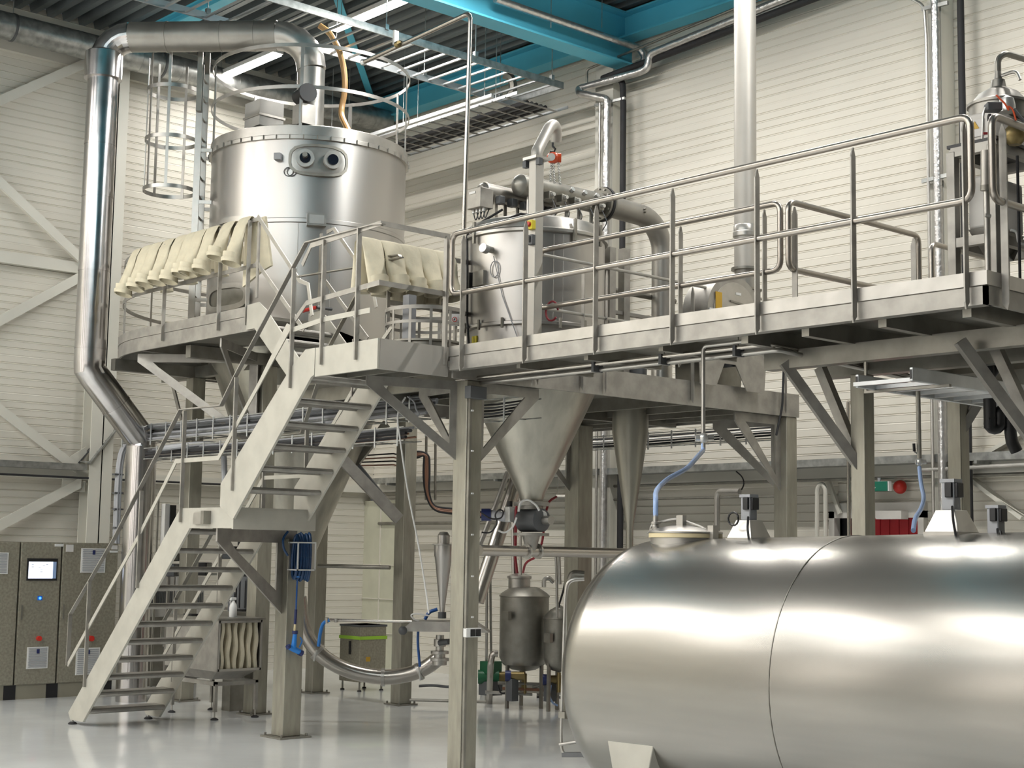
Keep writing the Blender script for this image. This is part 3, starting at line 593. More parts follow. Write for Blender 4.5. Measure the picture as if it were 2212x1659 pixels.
knee(t, (-11.45, 9.52), (-11.75, 8.6), 3.83, .8, .09); knee(t, (-11.39, 9.7), (-11.39, 10.55), 3.83, .85, .1); knee(t, (-11.49, 9.6), (-12.3, 9.7), 3.83, .85, .09)
column(-11.39, 14.66, 3.83, .2, 'square column under the far right corner of the vessel platform, beside the bracket plate')
knee(t, (-11.39, 14.56), (-11.39, 13.7), 3.83, .9, .1); knee(t, (-11.49, 14.66), (-12.4, 14.5), 3.83, .9, .1)
p = at(1304, 1000, 2, 3.0); column(-14.3, 14.0, 3.83, .26, 'square column seen between the two hanging cones under the vessel platform')
knee(t, (-14.35, 13.9), (-14.35, 13.0), 3.83, .9, .09)
# walkway
t = thing('walkway', 'long elevated walkway with plate toe board running to the right corner', 'walkway', (-8, 9.6, 3.6))
WY0, WX1 = 9.25, -5.45
MB().box(-11.27, WX1, WY0, WY0+.03, 3.90, 4.03).build('edge_beam', 'steelp', t); MB().box(-11.27, WX1, WY0-.012, WY0, 4.035, 4.135).build('toe_board', 'steel', t)
MB().box(-11.27, WX1-.01, WY0+.03, WY0+.10, 3.90, 3.915).build('beam_flange', 'steelp', t)
MB().box(-11.27, WX1-.03, WY0+.03, 10.34, 3.98, DZ).build('deck', 'steeld', t); MB().box(-7.98, WX1-.03, 10.34, 14.2, 3.98, DZ).build('deck', 'steeld', t)
MB().box(WX1-.03, WX1, WY0, 14.2, 3.90, 4.03).build('edge_beam', 'steelp', t); MB().box(WX1, WX1+.012, WY0-.012, 14.2, 4.035, 4.135).build('toe_board', 'steel', t)
MB().box(-11.27, -7.98, 10.32, 10.35, 3.9, 4.03).build('edge_beam', 'steelp', t); MB().box(-8.0, -7.97, 10.35, 14.2, 3.9, 4.03).build('edge_beam', 'steelp', t)
for x in (-10.4, -9.5, -8.6): MB().box(x, x+.05, WY0+.1, 10.32, 3.86, 3.98).build('deck_joist', 'steeld', t)
for y in (9.95, 10.75, 12.3, 13.9): MB().box(-7.95, WX1-.03, y, y+.12, 3.70, 3.85).build('main_beam', 'steeld', t)
for x in (-7.7, -7.1, -6.4, -5.7): MB().box(x, x+.07, WY0+.1, 14.1, 3.84, 3.98).build('deck_joist', 'steeld', t)
for i, (x, y, lab) in enumerate(((-7.32, 10.45, 'slim square column with two slanting braces under the right part of the walkway'), (-7.35, 11.95, 'slim square column with haunched head behind the aluminium ladder'), (-5.58, 10.3, 'slim square column at the right edge of the picture under the walkway'))):
    column(x, y, 3.66, .14, lab, plate=.25)
    for dx, dy in (((-.42, -.5) if i != 1 else (-.3, .3)), ((-.42, .0) if i != 1 else (.25, .3))):
        L = 1 if i != 1 else .8; MB().bar((x, y, 2.85 if i != 1 else 3.25), (x+dx*L, y+dy*L, 3.75), .08, .08, (0, 0, 1)).build('slanting_brace', 'steelp', t)
# walkway railing : tube hoops + pointed flat posts
def hoop(parent, pts, r=.027, close=False, m_='rail', nm_='rail_hoop', fil=.09): MB().tube(pts, r, 12, fil=fil).build(nm_, m_, parent, smooth=60)
def rpost(parent, x, y, nx, ny, z0=3.92, z1=5.20, w=.055):
    'flat post standing out from the edge along (nx, ny)'
    s = V((-ny, nx, 0))*.006; n_ = V((nx, ny, 0)); p = V((x, y, 0)); Z = V((0, 0, 1))
    prof = [(.0, z0), (.012, z0-.05), (w, z0-.0), (w, z1-.07), (w*.6, z1), (w*.4, z1), (0, z1-.07)]
    MB().prism([p+n_*a+Z*b-s for a, b in prof], s*2).build('post', 'steelp', parent, smooth=0)
t = thing('walkway_railing', 'long tubular stainless railing along the near edge of the walkway', 'railing', (-8, WY0, 3.9))
a = -11.22; b = WX1-.08
yr = WY0-.035
hoop(t, [(-9, yr, 5.24), (a, yr, 5.24), (a, yr, 4.64), (b, yr, 4.64), (b, yr, 5.24), (-9.01, yr, 5.24)])
for px in (999, 1134, 1287, 1453, 1637, 1847, 2091): x = at(px, 720, 1, yr).x; rpost(t, x, WY0-.07, 0, 1)
t = thing('walkway_railing', 'tubular stainless railing running away along the right edge of the walkway', 'railing', (WX1, 12, 3.9))
xr = WX1+.035; hoop(t, [(xr, 12, 5.24), (xr, WY0+.05, 5.24), (xr, WY0+.05, 4.64), (xr, 13.9, 4.64), (xr, 13.9, 5.24), (xr, 11.9, 5.24)])
for y in (WY0+.18, 10.6, 12.0, 13.4): rpost(t, WX1+.07, y, -1, 0)
t = thing('walkway_railing', 'tubular stainless railing on the far side of the narrow walkway', 'railing', (-9.6, 10.35, 3.9))
yr = 10.37; hoop(t, [(-9, yr, 5.24), (-11.2, yr, 5.24), (-11.2, yr, 4.64), (-8.1, yr, 4.64), (-8.1, yr, 5.24), (-9.01, yr, 5.24)])
for px in (1153, 1470, 1652): x = at(px, 640, 1, 10.36).x; rpost(t, x, 10.33, 0, 1)
t = thing('walkway_railing', 'tubular stainless railing turning away from the gap behind the tall grey pole', 'railing', (-7.98, 11.4, 3.9))
xr = -8.02; hoop(t, [(xr, 12.4, 3.98), (xr, 12.4, 5.24), (xr, 10.38, 5.24), (xr, 10.38, 4.64), (xr, 12.38, 4.64)])
for y in (10.46, 11.32, 12.3): rpost(t, xr-.02, y, 1, 0)
t = thing('walkway_railing', 'short tubular railing stub behind the skid frame at the right', 'railing', (-7.98, 13, 3.9))
hoop(t, [(xr, 12.62, 3.98), (xr, 12.62, 5.2), (xr, 14.0, 5.2), (xr, 14.0, 3.98)])
t = thing('platform_railing', 'slim tube railing along the right edge of the vessel platform behind the walkway railing', 'railing', (-11.27, 12, 3.9))
MB().tube([at(1147, 545, 0, -11.25), V((-11.25, 14.7, 5.2))], .017, 10).build('top_rail', 'steel', t); MB().tube([(-11.25, 10.35, 4.66), (-11.25, 14.7, 4.66)], .017, 10).build('mid_rail', 'steel', t)
for px in (1257, 1495): y = at(px, 800, 0, -11.25).y; rpost(t, -11.22, y, -1, 0, 3.9, 5.18, .045)
for px in (1160, 1307, 1695): y = at(px, 800, 0, -11.25).y; rpost(t, -11.22, y, -1, 0, 3.9, 5.18, .03)
# railing with the right group of bags
t = thing('platform_railing', 'flat bar railing hung with filter bags between the short stair and the lidded vessel', 'railing', (-12.6, 9.9, 4.05))
RX = -12.62; path3(t, [(RX, 9.5, 5.34), (RX, 11.0, 5.34)], 'top_rail'); path3(t, [(RX, 9.5, 4.76), (RX, 11.0, 4.76)], 'mid_rail')
for y in (9.5, 10.25, 11.0): MB().bar((RX, y, 4.05), (RX, y, 5.32), .02, .04, (0, 1, 0)).build('post', 'steelp', t)
ww = ['leftmost filter bag of the right row, behind the curled stair handrail', 'second filter bag of the right row from the stair handrail', 'third filter bag of the right row, in its middle', 'filter bag of the right row, second from the column of the tubular railing', 'rightmost filter bag next to the end of the tubular walkway railing']
for (px, py), lab in zip(((803, 610), (848, 610), (886, 617), (925, 622), (962, 632)), ww):
    y = at(px-6, 545, 0, RX).y; z = at(px, py, 0, RX+.12).z
    bag((RX, y, 5.35), (0, 1, 0), (1, 0, 0), 5.42-z, .5+.1*random.random(), .118, lab, .0)
# crane jib
p = at(1154, 700, 1, 10.2)
t = thing('jib_crane', 'slim square lifting post with an inclined tube arm curving over the lidded vessel', 'crane', (p.x, 10.2, DZ))
MB().box(p.x-.055, p.x+.055, 10.145, 10.255, DZ, 6.14).build('post', 'crane', t, bev=.006)
MB().box(p.x-.1, p.x+.1, 10.1, 10.3, 6.14, 6.17).build('head_plate', 'steel', t)
for s in (-1, 1): MB().box(p.x+s*.1-.025, p.x+s*.1+.025, 10.12, 10.17, 6.07, 6.14).build('clamp_lug', 'dkgrey', t)
j0 = V((p.x, 10.2, 6.17)); dj = V((-.35, .94, 0)); j1 = dz_(1192, 274, 15.9); j2 = dz_(1203, 296, 16.1)
MB().tube([j0, j0+V((0, 0, .06)), dz_(1187, 274, 15.8), dz_(1196, 268, 15.9), dz_(1202, 280, 16.0), dz_(1201, 305, 16.05)], .060, 18, fil=.10).build('arm', 'crane', t, smooth=60)
hk = dz_(1194, 308, 16.0)
t = thing('chain_hoist', 'small orange red chain hoist hanging from the jib arm above the lidded vessel', 'hoist', hk)
q = MB().tube([hk, hk-V((0, 0, .04)), hk+V((.02, .02, -.07)), hk+V((.012, .012, -.1)), hk+V((-.02, -.02, -.1))], .012, 8); q.build('hook', 'black', t)
hb = dz_(1195, 341, 16.0); MB().sph(hb, .074, 16, (1, 1, .85)).build('hoist_body', 'orange', t); MB().cyl(hb-RT*.02-FW*.05, hb-RT*.02-FW*.075, .04, 16).build('badge', 'white', t); MB().cyl(hb+RT*.05, hb+RT*.085, .05, 14).build('chain_cover', 'orange', t)
for i, (px0, px1, py1) in enumerate(((1191, 1189, 392), (1195, 1198, 396), (1206, 1210, 398))):
    a, b = dz_(px0, 350, 16.0), dz_(px1, py1, 16.0); q = MB(); n = 16; 
    for k in range(n):
        c_ = a+(b-a)*(k+.5)/n; L = (b-a).length/n*.62; s = RT*.010 if k % 2 else V((-RT.y, RT.x, 0))*.010
        q.tube([c_+V((0, 0, L)), c_+s+V((0, 0, L*.6)), c_+s-V((0, 0, L*.6)), c_-V((0, 0, L)), c_-s-V((0, 0, L*.6)), c_-s+V((0, 0, L*.6)), c_+V((0, 0, L))], .004, 4)
    q.build('chain', 'galv', t)
# ================================================================ lidded vessel, manifold, ducts, fan, pole
VC = V((-12.34, 11.35, 0)); VR = .79; V0 = math.atan2(-VC.y, -VC.x)
def VP(th, r, z): return TP(th, r, z, VC)
t = thing('filter_vessel', 'round stainless vessel with clamped lid and hanging cone behind the walkway railing', 'vessel', (VC.x, VC.y, 2.7))
MB().lathe(VC, [(VR-.03, 4.0), (VR-.03, 4.58), (VR+.02, 4.59), (VR+.02, 4.62), (VR, 4.63), (VR, 5.62)], 72, cap=False).build('shell', 'tank', t, smooth=25)
MB().lathe(VC, [(VR+.01, 5.60), (VR+.035, 5.61), (VR+.035, 5.64), (VR+.005, 5.66), (VR-.01, 5.72), (VR-.04, 5.78), (VR-.12, 5.81), (0, 5.83)], 72).build('lid', 'steel', t, smooth=30)
MB().lathe(VC, [(.13, 2.72), (.15, 2.8), (.36, 3.2), (.365, 3.21), (.75, 4.03)], 64).build('cone', 'cone', t, smooth=20)
q = MB()
for k in range(16): th = 2*math.pi*k/16; MB().box(*(sum(([a-.012, a+.012] for a in VP(th, VR+.03, 4.6)[:2]), [])), 4.55, 4.66).build('clamp', 'steeld', t)
for th in (V0-.95, V0+.55, V0+1.05): p = VP(th, VR+.04, 5.63); MB().box(p.x-.015, p.x+.015, p.y-.015, p.y+.015, 5.52, 5.76).build('lid_clamp', 'steeld', t)
def on_v(px, z, lift=0.):
    'angle on the vessel shell for a photo column px'
    s = (px-1153)*16.9/F/VR; return V0+math.asin(max(-1, min(1, s)))
def patch(th, z, w, h, m_, nm_, lab=None, R=VR, t_=.006): 
    q = MB(); n = 6; ring = [[VP(th+(i/n-.5)*w/R, R+dd, z+dh) for dd, dh in ((-.01, -h/2), (t_, -h/2), (t_, h/2), (-.01, h/2))] for i in range(n+1)]; q.loft(ring); return q.build(nm_, m_, t, label=lab)
th = on_v(1062, 5.5); n_ = V((math.cos(th), math.sin(th), 0)); p = VP(th, VR, 5.42)
MB().tube([p, p+n_*.09], .035, 14).build('nozzle', 'steel', t); MB().tube([p+n_*.09+V((0, 0, -.01)), p+n_*.16], .05, 12).build('nozzle_cap', 'silver', t)
q = MB().tube([VP(th+.06, VR+.03, 5.34)]+[VP(th+.07+.055*math.sin(a)/VR, VR+.02, 5.2+.09*math.cos(a)) for a in [i*.52 for i in range(13)]]+[VP(th+.2, VR+.02, 4.9), VP(th+.42, VR+.03, 4.45), VP(th+.75, VR+.03, 4.2)], .006, 5); q.build('sensor_cable', 'grey', t)
patch(on_v(1040, 0), 5.12, .17, .16, 'steel', 'junction_plate', t_=.05); patch(on_v(1022, 0), 5.12, .03, .17, 'black', 'junction_edge', t_=.055)
patch(on_v(1010, 0)+.02, 5.13, .06, .12, 'yellow', 'warning_sticker', 'yellow warning sticker'); patch(on_v(1024, 0), 4.44, .10, .12, 'yellow', 'warning_sticker', 'yellow warning sticker', R=VR-.02)
q = MB().tube([V(VP(on_v(1035, 0), VR*.6, 5.95)), VP(on_v(1012, 0), VR+.03, 5.7), VP(on_v(1015, 0), VR+.03, 5.2), VP(on_v(1016, 0), VR+.03, 4.7), VP(on_v(1025, 0), VR+.05, 4.35)], .014, 6, fil=.08); q.build('black_cable', 'rubber', t)
for a in (on_v(1192, 0), on_v(1212, 0)): MB().tube([VP(a, VR+.001, 4.66), VP(a, VR+.001, 5.58)], .004, 4).build('weld_seam', 'steel', t)
# red hose loop hung on the platform rail
hc = at(1192, 672, 1, 10.42)
MB().tube([hc+V((.09*math.cos(a), 0, .1*math.sin(a))) for a in [i*math.pi/8 for i in range(15)]], .011, 6).build('hose_loop', 'redhose', label='small coil of dark red hose hung behind the walkway railing at the vessel', cat='hose')
p = at(1152, 486, 1, 10.14); 
t = thing('emergency_stop', 'yellow emergency stop box with red button fixed on the jib crane post', 'switch', p)
MB().box(p.x-.045, p.x+.035, 10.09, 10.144, p.z-.05, p.z+.045).build('box', 'yellow', t, bev=.006); MB().tube([(p.x-.005, 10.09, p.z), (p.x-.005, 10.06, p.z)], .026, 14).build('button', 'red', t)
p = at(1151, 518, 1, 10.14)
t = thing('rotary_switch', 'dark square rotary switch below the yellow emergency stop on the jib post', 'switch', p)
MB().box(p.x-.04, p.x+.035, 10.10, 10.144, p.z-.055, p.z+.05).build('box', 'dkgrey', t, bev=.006); MB().box(p.x-.012, p.x+.008, 10.085, 10.1, p.z-.03, p.z+.03).build('knob', 'black', t)
# manifold with headers along Y
HX = VC.x
a, b = at(1122, 399, 0, HX), at(1298, 441, 0, HX)
t = thing('air_manifold', 'grey tubular header with domed end and valves lying across the lid of the vessel', 'manifold', (a.x, a.y, 5.8))
zc = (a.z+b.z)/2; y0, y1 = a.y, b.y; hr = .125
MB().lathe((HX, 0, zc), [(.0, y0-.075), (.06, y0-.065), (.10, y0-.035), (hr, y0), (hr, y1-.02)], 28, 'y').build('header', 'steeld', t)
MB().lathe((HX, 0, zc), [(.20, y1-.02), (.20, y1+.012)], 32, 'y').build('flange', 'steeld', t); MB().lathe((HX, 0, zc), [(.21, y1+.014), (.21, y1+.05)], 32, 'y').build('gasket', 'rubber', t)
MB().lathe((HX, 0, zc), [(.20, y1+.052), (.20, y1+.085)], 32, 'y').build('flange', 'steeld', t)
for k in range(12): q = 2*math.pi*k/12; MB().cyl((HX+.175*math.cos(q), y1-.04, zc+.175*math.sin(q)), (HX+.175*math.cos(q), y1+.1, zc+.175*math.sin(q)), .012, 6).build('flange_bolt', 'steel', t)
for k in range(6):
    y = y0+.12+k*(y1-y0-.3)/5
    MB().tube([(HX+.02, y, zc-.1), (HX+.02, y, 5.82)], .022, 8).build('blow_pipe', 'steel', t)
    v_ = MB().box(HX+.1, HX+.2, y-.04, y+.04, zc-.14, zc-.05); v_.build('pulse_valve', 'steeld', t, bev=.008); MB().tube([(HX+.2, y, zc-.09), (HX+.24, y, zc-.09)], .022, 10).build('valve_coil', 'silver', t)
    if k > 2: MB().tube([(HX+.1, y-.02, zc+.03), (HX+.15, y-.02, zc+.05)], .03, 6).build('plug', 'silver', t)
    MB().tube([(HX+.2, y, zc-.14), (HX+.25, y+.04, 5.98), (HX+.1, y+.05, 5.84)], .006, 5, fil=.05).build('air_line', 'dkgrey', t)
MB().tube([dz_(1090, 480, 16.3), dz_(1105, 470, 16.3), dz_(1125, 462, 16.3), dz_(1150, 466, 16.3), dz_(1170, 470, 16.3)], .016, 8).build('black_hose', 'rubber', t)
c2 = dz_(1043, 410, 16.9); x2 = c2.x
t = thing('air_manifold', 'second smaller tubular header with domed end behind the grey junction box', 'manifold', (x2, c2.y, 5.8))
MB().lathe((x2, 0, c2.z-.02), [(0, c2.y-.06), (.07, c2.y-.045), (.105, c2.y), (.105, c2.y+1.1)], 24, 'y').build('header', 'duct', t)
MB().lathe((x2, 0, c2.z-.02), [(.115, c2.y-.0), (.115, c2.y+.02)], 24, 'y').build('weld_band', 'steel', t)
for k in range(5): y = c2.y+.15+k*.19; MB().tube([(x2, y, c2.z-.1), (x2, y, 5.82)], .02, 8).build('blow_pipe', 'steeld', t); MB().box(x2+.07, x2+.17, y-.04, y+.04, c2.z-.16, c2.z-.07).build('pulse_valve', 'dkgrey', t, bev=.008)
MB().box(x2-.1, x2+.1, c2.y+.1, c2.y+.14, 5.82, c2.z).build('stand', 'steeld', t)
p0, p1 = dz_(1013, 452, 16.0), dz_(1064, 409, 16.0)
t = thing('junction_box', 'grey steel junction box with cable glands standing above the left side of the vessel lid', 'box', (p0.x, p0.y, 5.8))
cxx, cyy = (p0.x+p1.x)/2, (p0.y+p1.y)/2; z0, z1 = p0.z, p1.z
MB().box(cxx-.12, cxx+.10, cyy-.09, cyy+.09, z0, z1).build('enclosure', 'steelp', t, bev=.006); MB().box(cxx-.08, cxx+.02, cyy-.096, cyy-.09, z1-.06, z1-.035).build('tag_plate', 'white', t)
for k in range(4): MB().cyl((cxx-.09+.055*k, cyy-.02, z0), (cxx-.09+.055*k, cyy-.02, z0-.035), .018, 8).build('cable_gland', 'silver', t); MB().tube([(cxx-.09+.055*k, cyy-.02, z0-.03), (cxx-.1+.05*k, cyy+.02, z0-.12), (cxx-.12+.06*k, cyy+.1, 5.84)], .007, 5, fil=.06).build('cable', 'dkgrey', t)
MB().box(cxx+.06, cxx+.09, cyy+.03, cyy+.08, 5.8, z0).build('stand', 'steeld', t)
# outlet duct with elbow
c_ = at(1387, 468, 0, HX); d_ = at(1430, 640, 0, HX)
t = thing('outlet_duct', 'plain stainless duct leaving the header flange and bending down in a wide elbow', 'duct', (HX, d_.y, DZ))
R_ = .42; P_ = [V((HX, y1+.085, zc))]; 
for k in range(9): q = k/8*math.pi/2; P_.append(V((HX, d_.y-R_+R_*math.sin(q), zc-.02-R_+R_*math.cos(q))))
P_.append(V((HX, d_.y, 4.75))); MB().tube(P_, .13, 28).build('elbow', 'duct', t, smooth=60)
MB().lathe((HX, d_.y, 0), [(.13, 4.75), (.145, 4.76), (.145, 4.79), (.13, 4.8)], 28).build('collar', 'steel', t); MB().lathe((HX, d_.y, 0), [(.16, 4.05), (.13, 4.3), (.13, 4.75)], 28).build('reducer', 'steel', t)
for dz2 in (.02, -.02): MB().tube([(HX+.1, c_.y-.1, zc+.0+dz2), (HX+.16, c_.y-.1, zc+dz2)], .012, 6).build('sampling_port', 'steeld', t)
# white pipework / pumps under the elbow, seen between the rails
p = at(1375, 640, 0, HX+.1)
t = thing('screw_pump', 'dark cylindrical unit with cross pipes standing left of the duct foot on the platform', 'pump', (p.x, p.y, DZ))
MB().lathe((p.x, p.y, 0), [(.13, DZ), (.13, 4.55), (.10, 4.6)], 20).build('body', 'dkgrey', t); MB().tube([(p.x, p.y-.6, 4.8), (p.x, p.y+.2, 4.8)], .085, 16).build('cross_pipe', 'steeld', t)
MB().tube([(p.x-.2, p.y-.75, 5.28), (p.x-.2, p.y+.9, 5.28)], .035, 10).build('upper_pipe', 'steeld', t)
q = at(1317, 640, 0, HX+.2); MB().box(q.x-.05, q.x+.05, q.y-.05, q.y+.05, DZ, 5.7).build('frame_post', 'steelp', t); q = at(1348, 640, 0, HX+.1); MB().box(q.x-.05, q.x+.05, q.y-.05, q.y+.05, DZ, 5.75).build('frame_post', 'steelp', t)
for z in (4.35, 4.95): MB().box(q.x-.03, q.x+.03, q.y-.4, q.y+.5, z, z+.04).build('frame_rail', 'steelp', t)
MB().box(p.x-.4, p.x-.1, p.y+.2, p.y+.35, DZ, 4.2).build('valve_block', 'silver', t)
# tall pole duct
PC = V(dz_(1610, 500, 18.0)); PC.z = 0
t = thing('exhaust_pipe', 'tall plain grey exhaust pipe rising from the fan to the roof', 'pipe', (PC.x, PC.y, 5.0))
MB().lathe(PC, [(.133, 5.55), (.133, ZC)], 40, cap=True).build('pipe', 'crane', t); MB().lathe(PC, [(.135, 5.93), (.15, 5.94), (.15, 5.99), (.14, 6.0), (.14, 6.07), (.133, 6.08)], 40, cap=False).build('clamp_ring', 'steel', t)
MB().lathe(PC, [(.17, 5.53), (.17, 5.56)], 32).build('flange', 'steeld', t); MB().lathe(PC, [(.09, 5.27), (.133, 5.53)], 4).build('transition', 'steelp', t) if 0 else MB().lathe(PC, [(.11, 5.29), (.133, 5.53)], 24).build('transition', 'steelp', t)
# fan
FX = PC.x+.02; FY = PC.y-.45; FZ = 4.93
t = thing('centrifugal_fan', 'grey centrifugal fan housing with amber label at the foot of the tall pipe', 'fan', (FX, FY, DZ))
pr_ = [V((0, FY+.46*math.cos(a)*(1+.10*a/6.28), FZ+.44*math.sin(a)*(1+.04*math.cos(a)))) for a in [math.radians(k*10-90) for k in range(28)]]
vol = [V((0, FY+.48*math.cos(math.radians(k*10)), FZ+.45*math.sin(math.radians(k*10)))) for k in range(2, 33)]
MB().prism([p+V((FX-.19, 0, 0)) for p in vol], (.38, 0, 0)).build('housing', 'steelp', t, smooth=30)
MB().box(FX-.12, FX+.12, PC.y-.13, PC.y+.11, FZ, 5.28).build('outlet_box', 'steelp', t); MB().box(FX-.17, FX+.15, PC.y-.17, PC.y+.15, 5.28, 5.30).build('outlet_flange', 'steeld', t)
MB().lathe((0, FY, FZ-.02), [(.41, FX+.19), (.41, FX+.215), (.36, FX+.22)], 40, 'x').build('side_cover', 'steel', t) if 0 else None
MB().prism([(FX+.19, FY+.38*math.cos(math.radians(k*12)), FZ+.37*math.sin(math.radians(k*12))) for k in range(30)], (.012, 0, 0)).build('side_cover', 'steel', t)
def fs(y, z, w, h, m_, nm_, lab=None): MB().box(FX+.2, FX+.208, y-w/2, y+w/2, z-h/2, z+h/2).build(nm_, m_, t, label=lab)
fs(FY-.30, FZ+.12, .11, .2, 'amber', 'amber_sticker', 'amber sticker'); fs(FY-.30, FZ-.08, .11, .14, 'yellow', 'yellow_sticker', 'yellow sticker'); fs(FY-.42, FZ-.06, .08, .16, 'white', 'white_sticker')
MB().cyl((FX+.208, FY-.42, FZ-.09), (FX+.212, FY-.42, FZ-.09), .025, 14).build('red_dot', 'red', t, label='round red dot'); fs(FY+.05, FZ+.24, .09, .03, 'white', 'type_plate')
MB().bar((FX+.21, FY-.1, FZ+.14), (FX+.21, FY+.4, FZ+.10), .02, .02).build('stiffener', 'steeld', t)
# pedestal with trapezoid cut-out
q = MB(); yA, yB_ = FY-.58, FY+.62; zb, zt_ = DZ+.02, 4.62
q.prism([(FX+.16, yA, zb), (FX+.16, yA+.28, zb), (FX+.16, yA+.42, zb+.27), (FX+.16, yA+.62, zb+.27), (FX+.16, yA+.82, zb-.02), (FX+.16, yB_-.06, zb-.02), (FX+.16, yB_, zt_), (FX+.16, yA-.03, zt_)], (.012, 0, 0)); q.build('pedestal', 'steelp', t)
MB().prism([(FX-.2, yA, zb), (FX-.2, yB_-.06, zb), (FX-.2, yB_, zt_), (FX-.2, yA-.03, zt_)], (.012, 0, 0)).build('pedestal', 'steeld', t); MB().box(FX-.2, FX+.17, yA, yB_, zt_-.03, zt_).build('motor_plate', 'steeld', t)
MB().lathe((0, FY+.1, 4.45), [(.12, FX-.15), (.12, FX+.1)], 20, 'x').build('motor', 'dkgrey', t)
# hanging cone
p = dz_(1361, 1000, 18.4)
t = thing('hanging_cyclone', 'slim long stainless cone hanging under the vessel platform right of the wide cone', 'cyclone', (p.x, p.y, 2.0))
MB().lathe((p.x, p.y, 0), [(.045, 1.9), (.045, 2.45), (.05, 2.5), (.222, 3.62), (.222, 4.0)], 40).build('cone', 'cone', t, smooth=30); MB().tube([(p.x-.1, p.y, 3.7), (p.x-.1, p.y, 4.0)], .02, 8).build('bracket', 'steeld', t)
MB().tube([(p.x, p.y, 1.9), (p.x, p.y, .1)], .03, 10).build('drop_pipe', 'steel', t)
# valve set under the wide cone
t = thing('rotary_valve', 'dark rotary valve with hoses and white disc under the wide hanging cone', 'valve', (VC.x, VC.y, 2.2))
MB().lathe(VC, [(.13, 2.70), (.20, 2.70), (.20, 2.66), (.13, 2.66), (.13, 2.62)], 24).build('upper_flange', 'steelp', t); MB().lathe((0, VC.y, 2.50), [(.13, VC.x-.13), (.13, VC.x+.17), (.09, VC.x+.19)], 24, 'x').build('rotor_housing', 'dkgrey', t)
MB().cyl((VC.x+.18, VC.y+.02, 2.5), (VC.x+.30, VC.y+.02, 2.5), .05, 14).build('shaft_end', 'steel', t)
MB().lathe(VC, [(.12, 2.36), (.20, 2.36), (.20, 2.33), (.10, 2.33), (.045, 2.12)], 24).build('lower_cone', 'steelp', t)
q0 = dz_(1171, 1113, 16.6); MB().cyl(q0, q0-FW*.03, .055, 20).build('white_disc', 'white', t)
q0 = dz_(1100, 1118, 16.8); q1 = dz_(1060, 1112, 16.9); MB().cyl(q0, q1, .055, 16).build('gear_motor', 'grey', t); q2 = dz_(1040, 1112, 16.9); MB().cyl(q1, q2, .07, 16).build('motor_end', 'navy', t)
q0 = dz_(1101, 1112, 16.6); MB().box(q0.x-.04, q0.x+.04, q0.y-.04, q0.y+.04, q0.z-.08, q0.z+.09).build('solenoid', 'silver', t, bev=.01); MB().box(q0.x-.02, q0.x+.02, q0.y-.02, q0.y+.02, q0.z+.09, q0.z+.15).build('knob', 'black', t)
def cable(parent, pts, d, r_, m_, nm_, fil=.12, **k): return MB().tube([dz_(x, y, d) for x, y in pts], r_, 7, fil=fil, seg=6).build(nm_, m_, parent, **k)
cable(t, [(1120, 1105), (1124, 1084), (1140, 1078), (1158, 1090), (1165, 1103)], 16.5, .012, 'white', 'white_hose'); cable(t, [(1116, 1118), (1108, 1140), (1090, 1152), (1076, 1146)], 16.4, .011, 'white', 'white_hose')
cable(t, [(1040, 1108), (1060, 1122), (1084, 1120), (1088, 1104), (1078, 1100), (1068, 1112), (1076, 1130), (1060, 1152), (1040, 1150)], 16.6, .009, 'black', 'black_cable')
t = thing('transfer_pipe', 'level polished pipe passing under the rotary valve toward the big horizontal tank', 'pipe', (VC.x, VC.y, 2.1))
MB().tube([at(1036, 1189, 0, VC.x), at(1400, 1196, 0, VC.x)], .058, 16).build('pipe', 'pipe', t); 
for px in (1138, 1162): p = at(px, 1191, 0, VC.x); MB().lathe((VC.x, 0, p.z), [(.085, p.y-.012), (.085, p.y+.012)], 20, 'y').build('clamp_ring', 'steel', t)
MB().tube([dz_(1118, 1030, 17.6), dz_(1030, 1300, 17.2)], .085, 16).build('incline_pipe', 'pipe', label='fat polished pipe slanting down behind the nearest tall column', cat='pipe')
MB().tube([dz_(1097, 1020, 17.3), dz_(1072, 1088, 17.2), dz_(1035, 1180, 17.1)], .03, 10).build('incline_pipe', 'steelp', label='thin slanting pipe beside the fat slanting one left of the wide cone', cat='pipe')
# ================================================================ big horizontal tank in front
BR = .943; ax0 = V((-7.38, 8.15, 1.312)); ax1 = V((-3.0, 8.15, 1.40)); bd = (ax1-ax0).normalized()
t = thing('horizontal_tank', 'big brushed stainless horizontal tank with domed end filling the lower right', 'tank', (-5.6, 8.15, 0))
bu = V((0, 0, 1))-bd*bd.z; bu.normalize(); bs = bd.cross(bu)
def BP(l, r_, a): return ax0+bd*l+bu*(r_*math.cos(a))+bs*(r_*math.sin(a))
pr_ = [(-.475+.0, .0)]+[(-.475*math.cos(q)**.9 if q < 1.57 else 0, BR*math.sin(q)) for q in [math.radians(x) for x in (6, 12, 20, 28, 36, 44, 52, 60, 67, 74, 80, 85)]]+[(0, BR), (4.4, BR)]
q = MB(); q.loft([[BP(l, max(r_, .001), 2*math.pi*j/96) for j in range(96)] for l, r_ in pr_]); q.build('shell', 'btank', t, smooth=40)
MB().loft([[BP(l, BR+.003, 2*math.pi*j/96) for j in range(96)] for l in (1.02, 1.03)], cap=False).build('dome_weld', 'steelp', t) if 0 else None
for l in (1.65,): MB().tube([BP(l, BR+.001, a) for a in [math.radians(k*6) for k in range(61)]], .004, 5).build('weld_seam', 'steeld', t)
a_ = math.radians(134)
for sgn in (1, -1):
    p, p2 = BP(-.02, BR+.001, sgn*a_), BP(4.3, BR+.001, sgn*a_); MB().tube([p, p2], .004, 5).build('weld_seam', 'steeld', t)
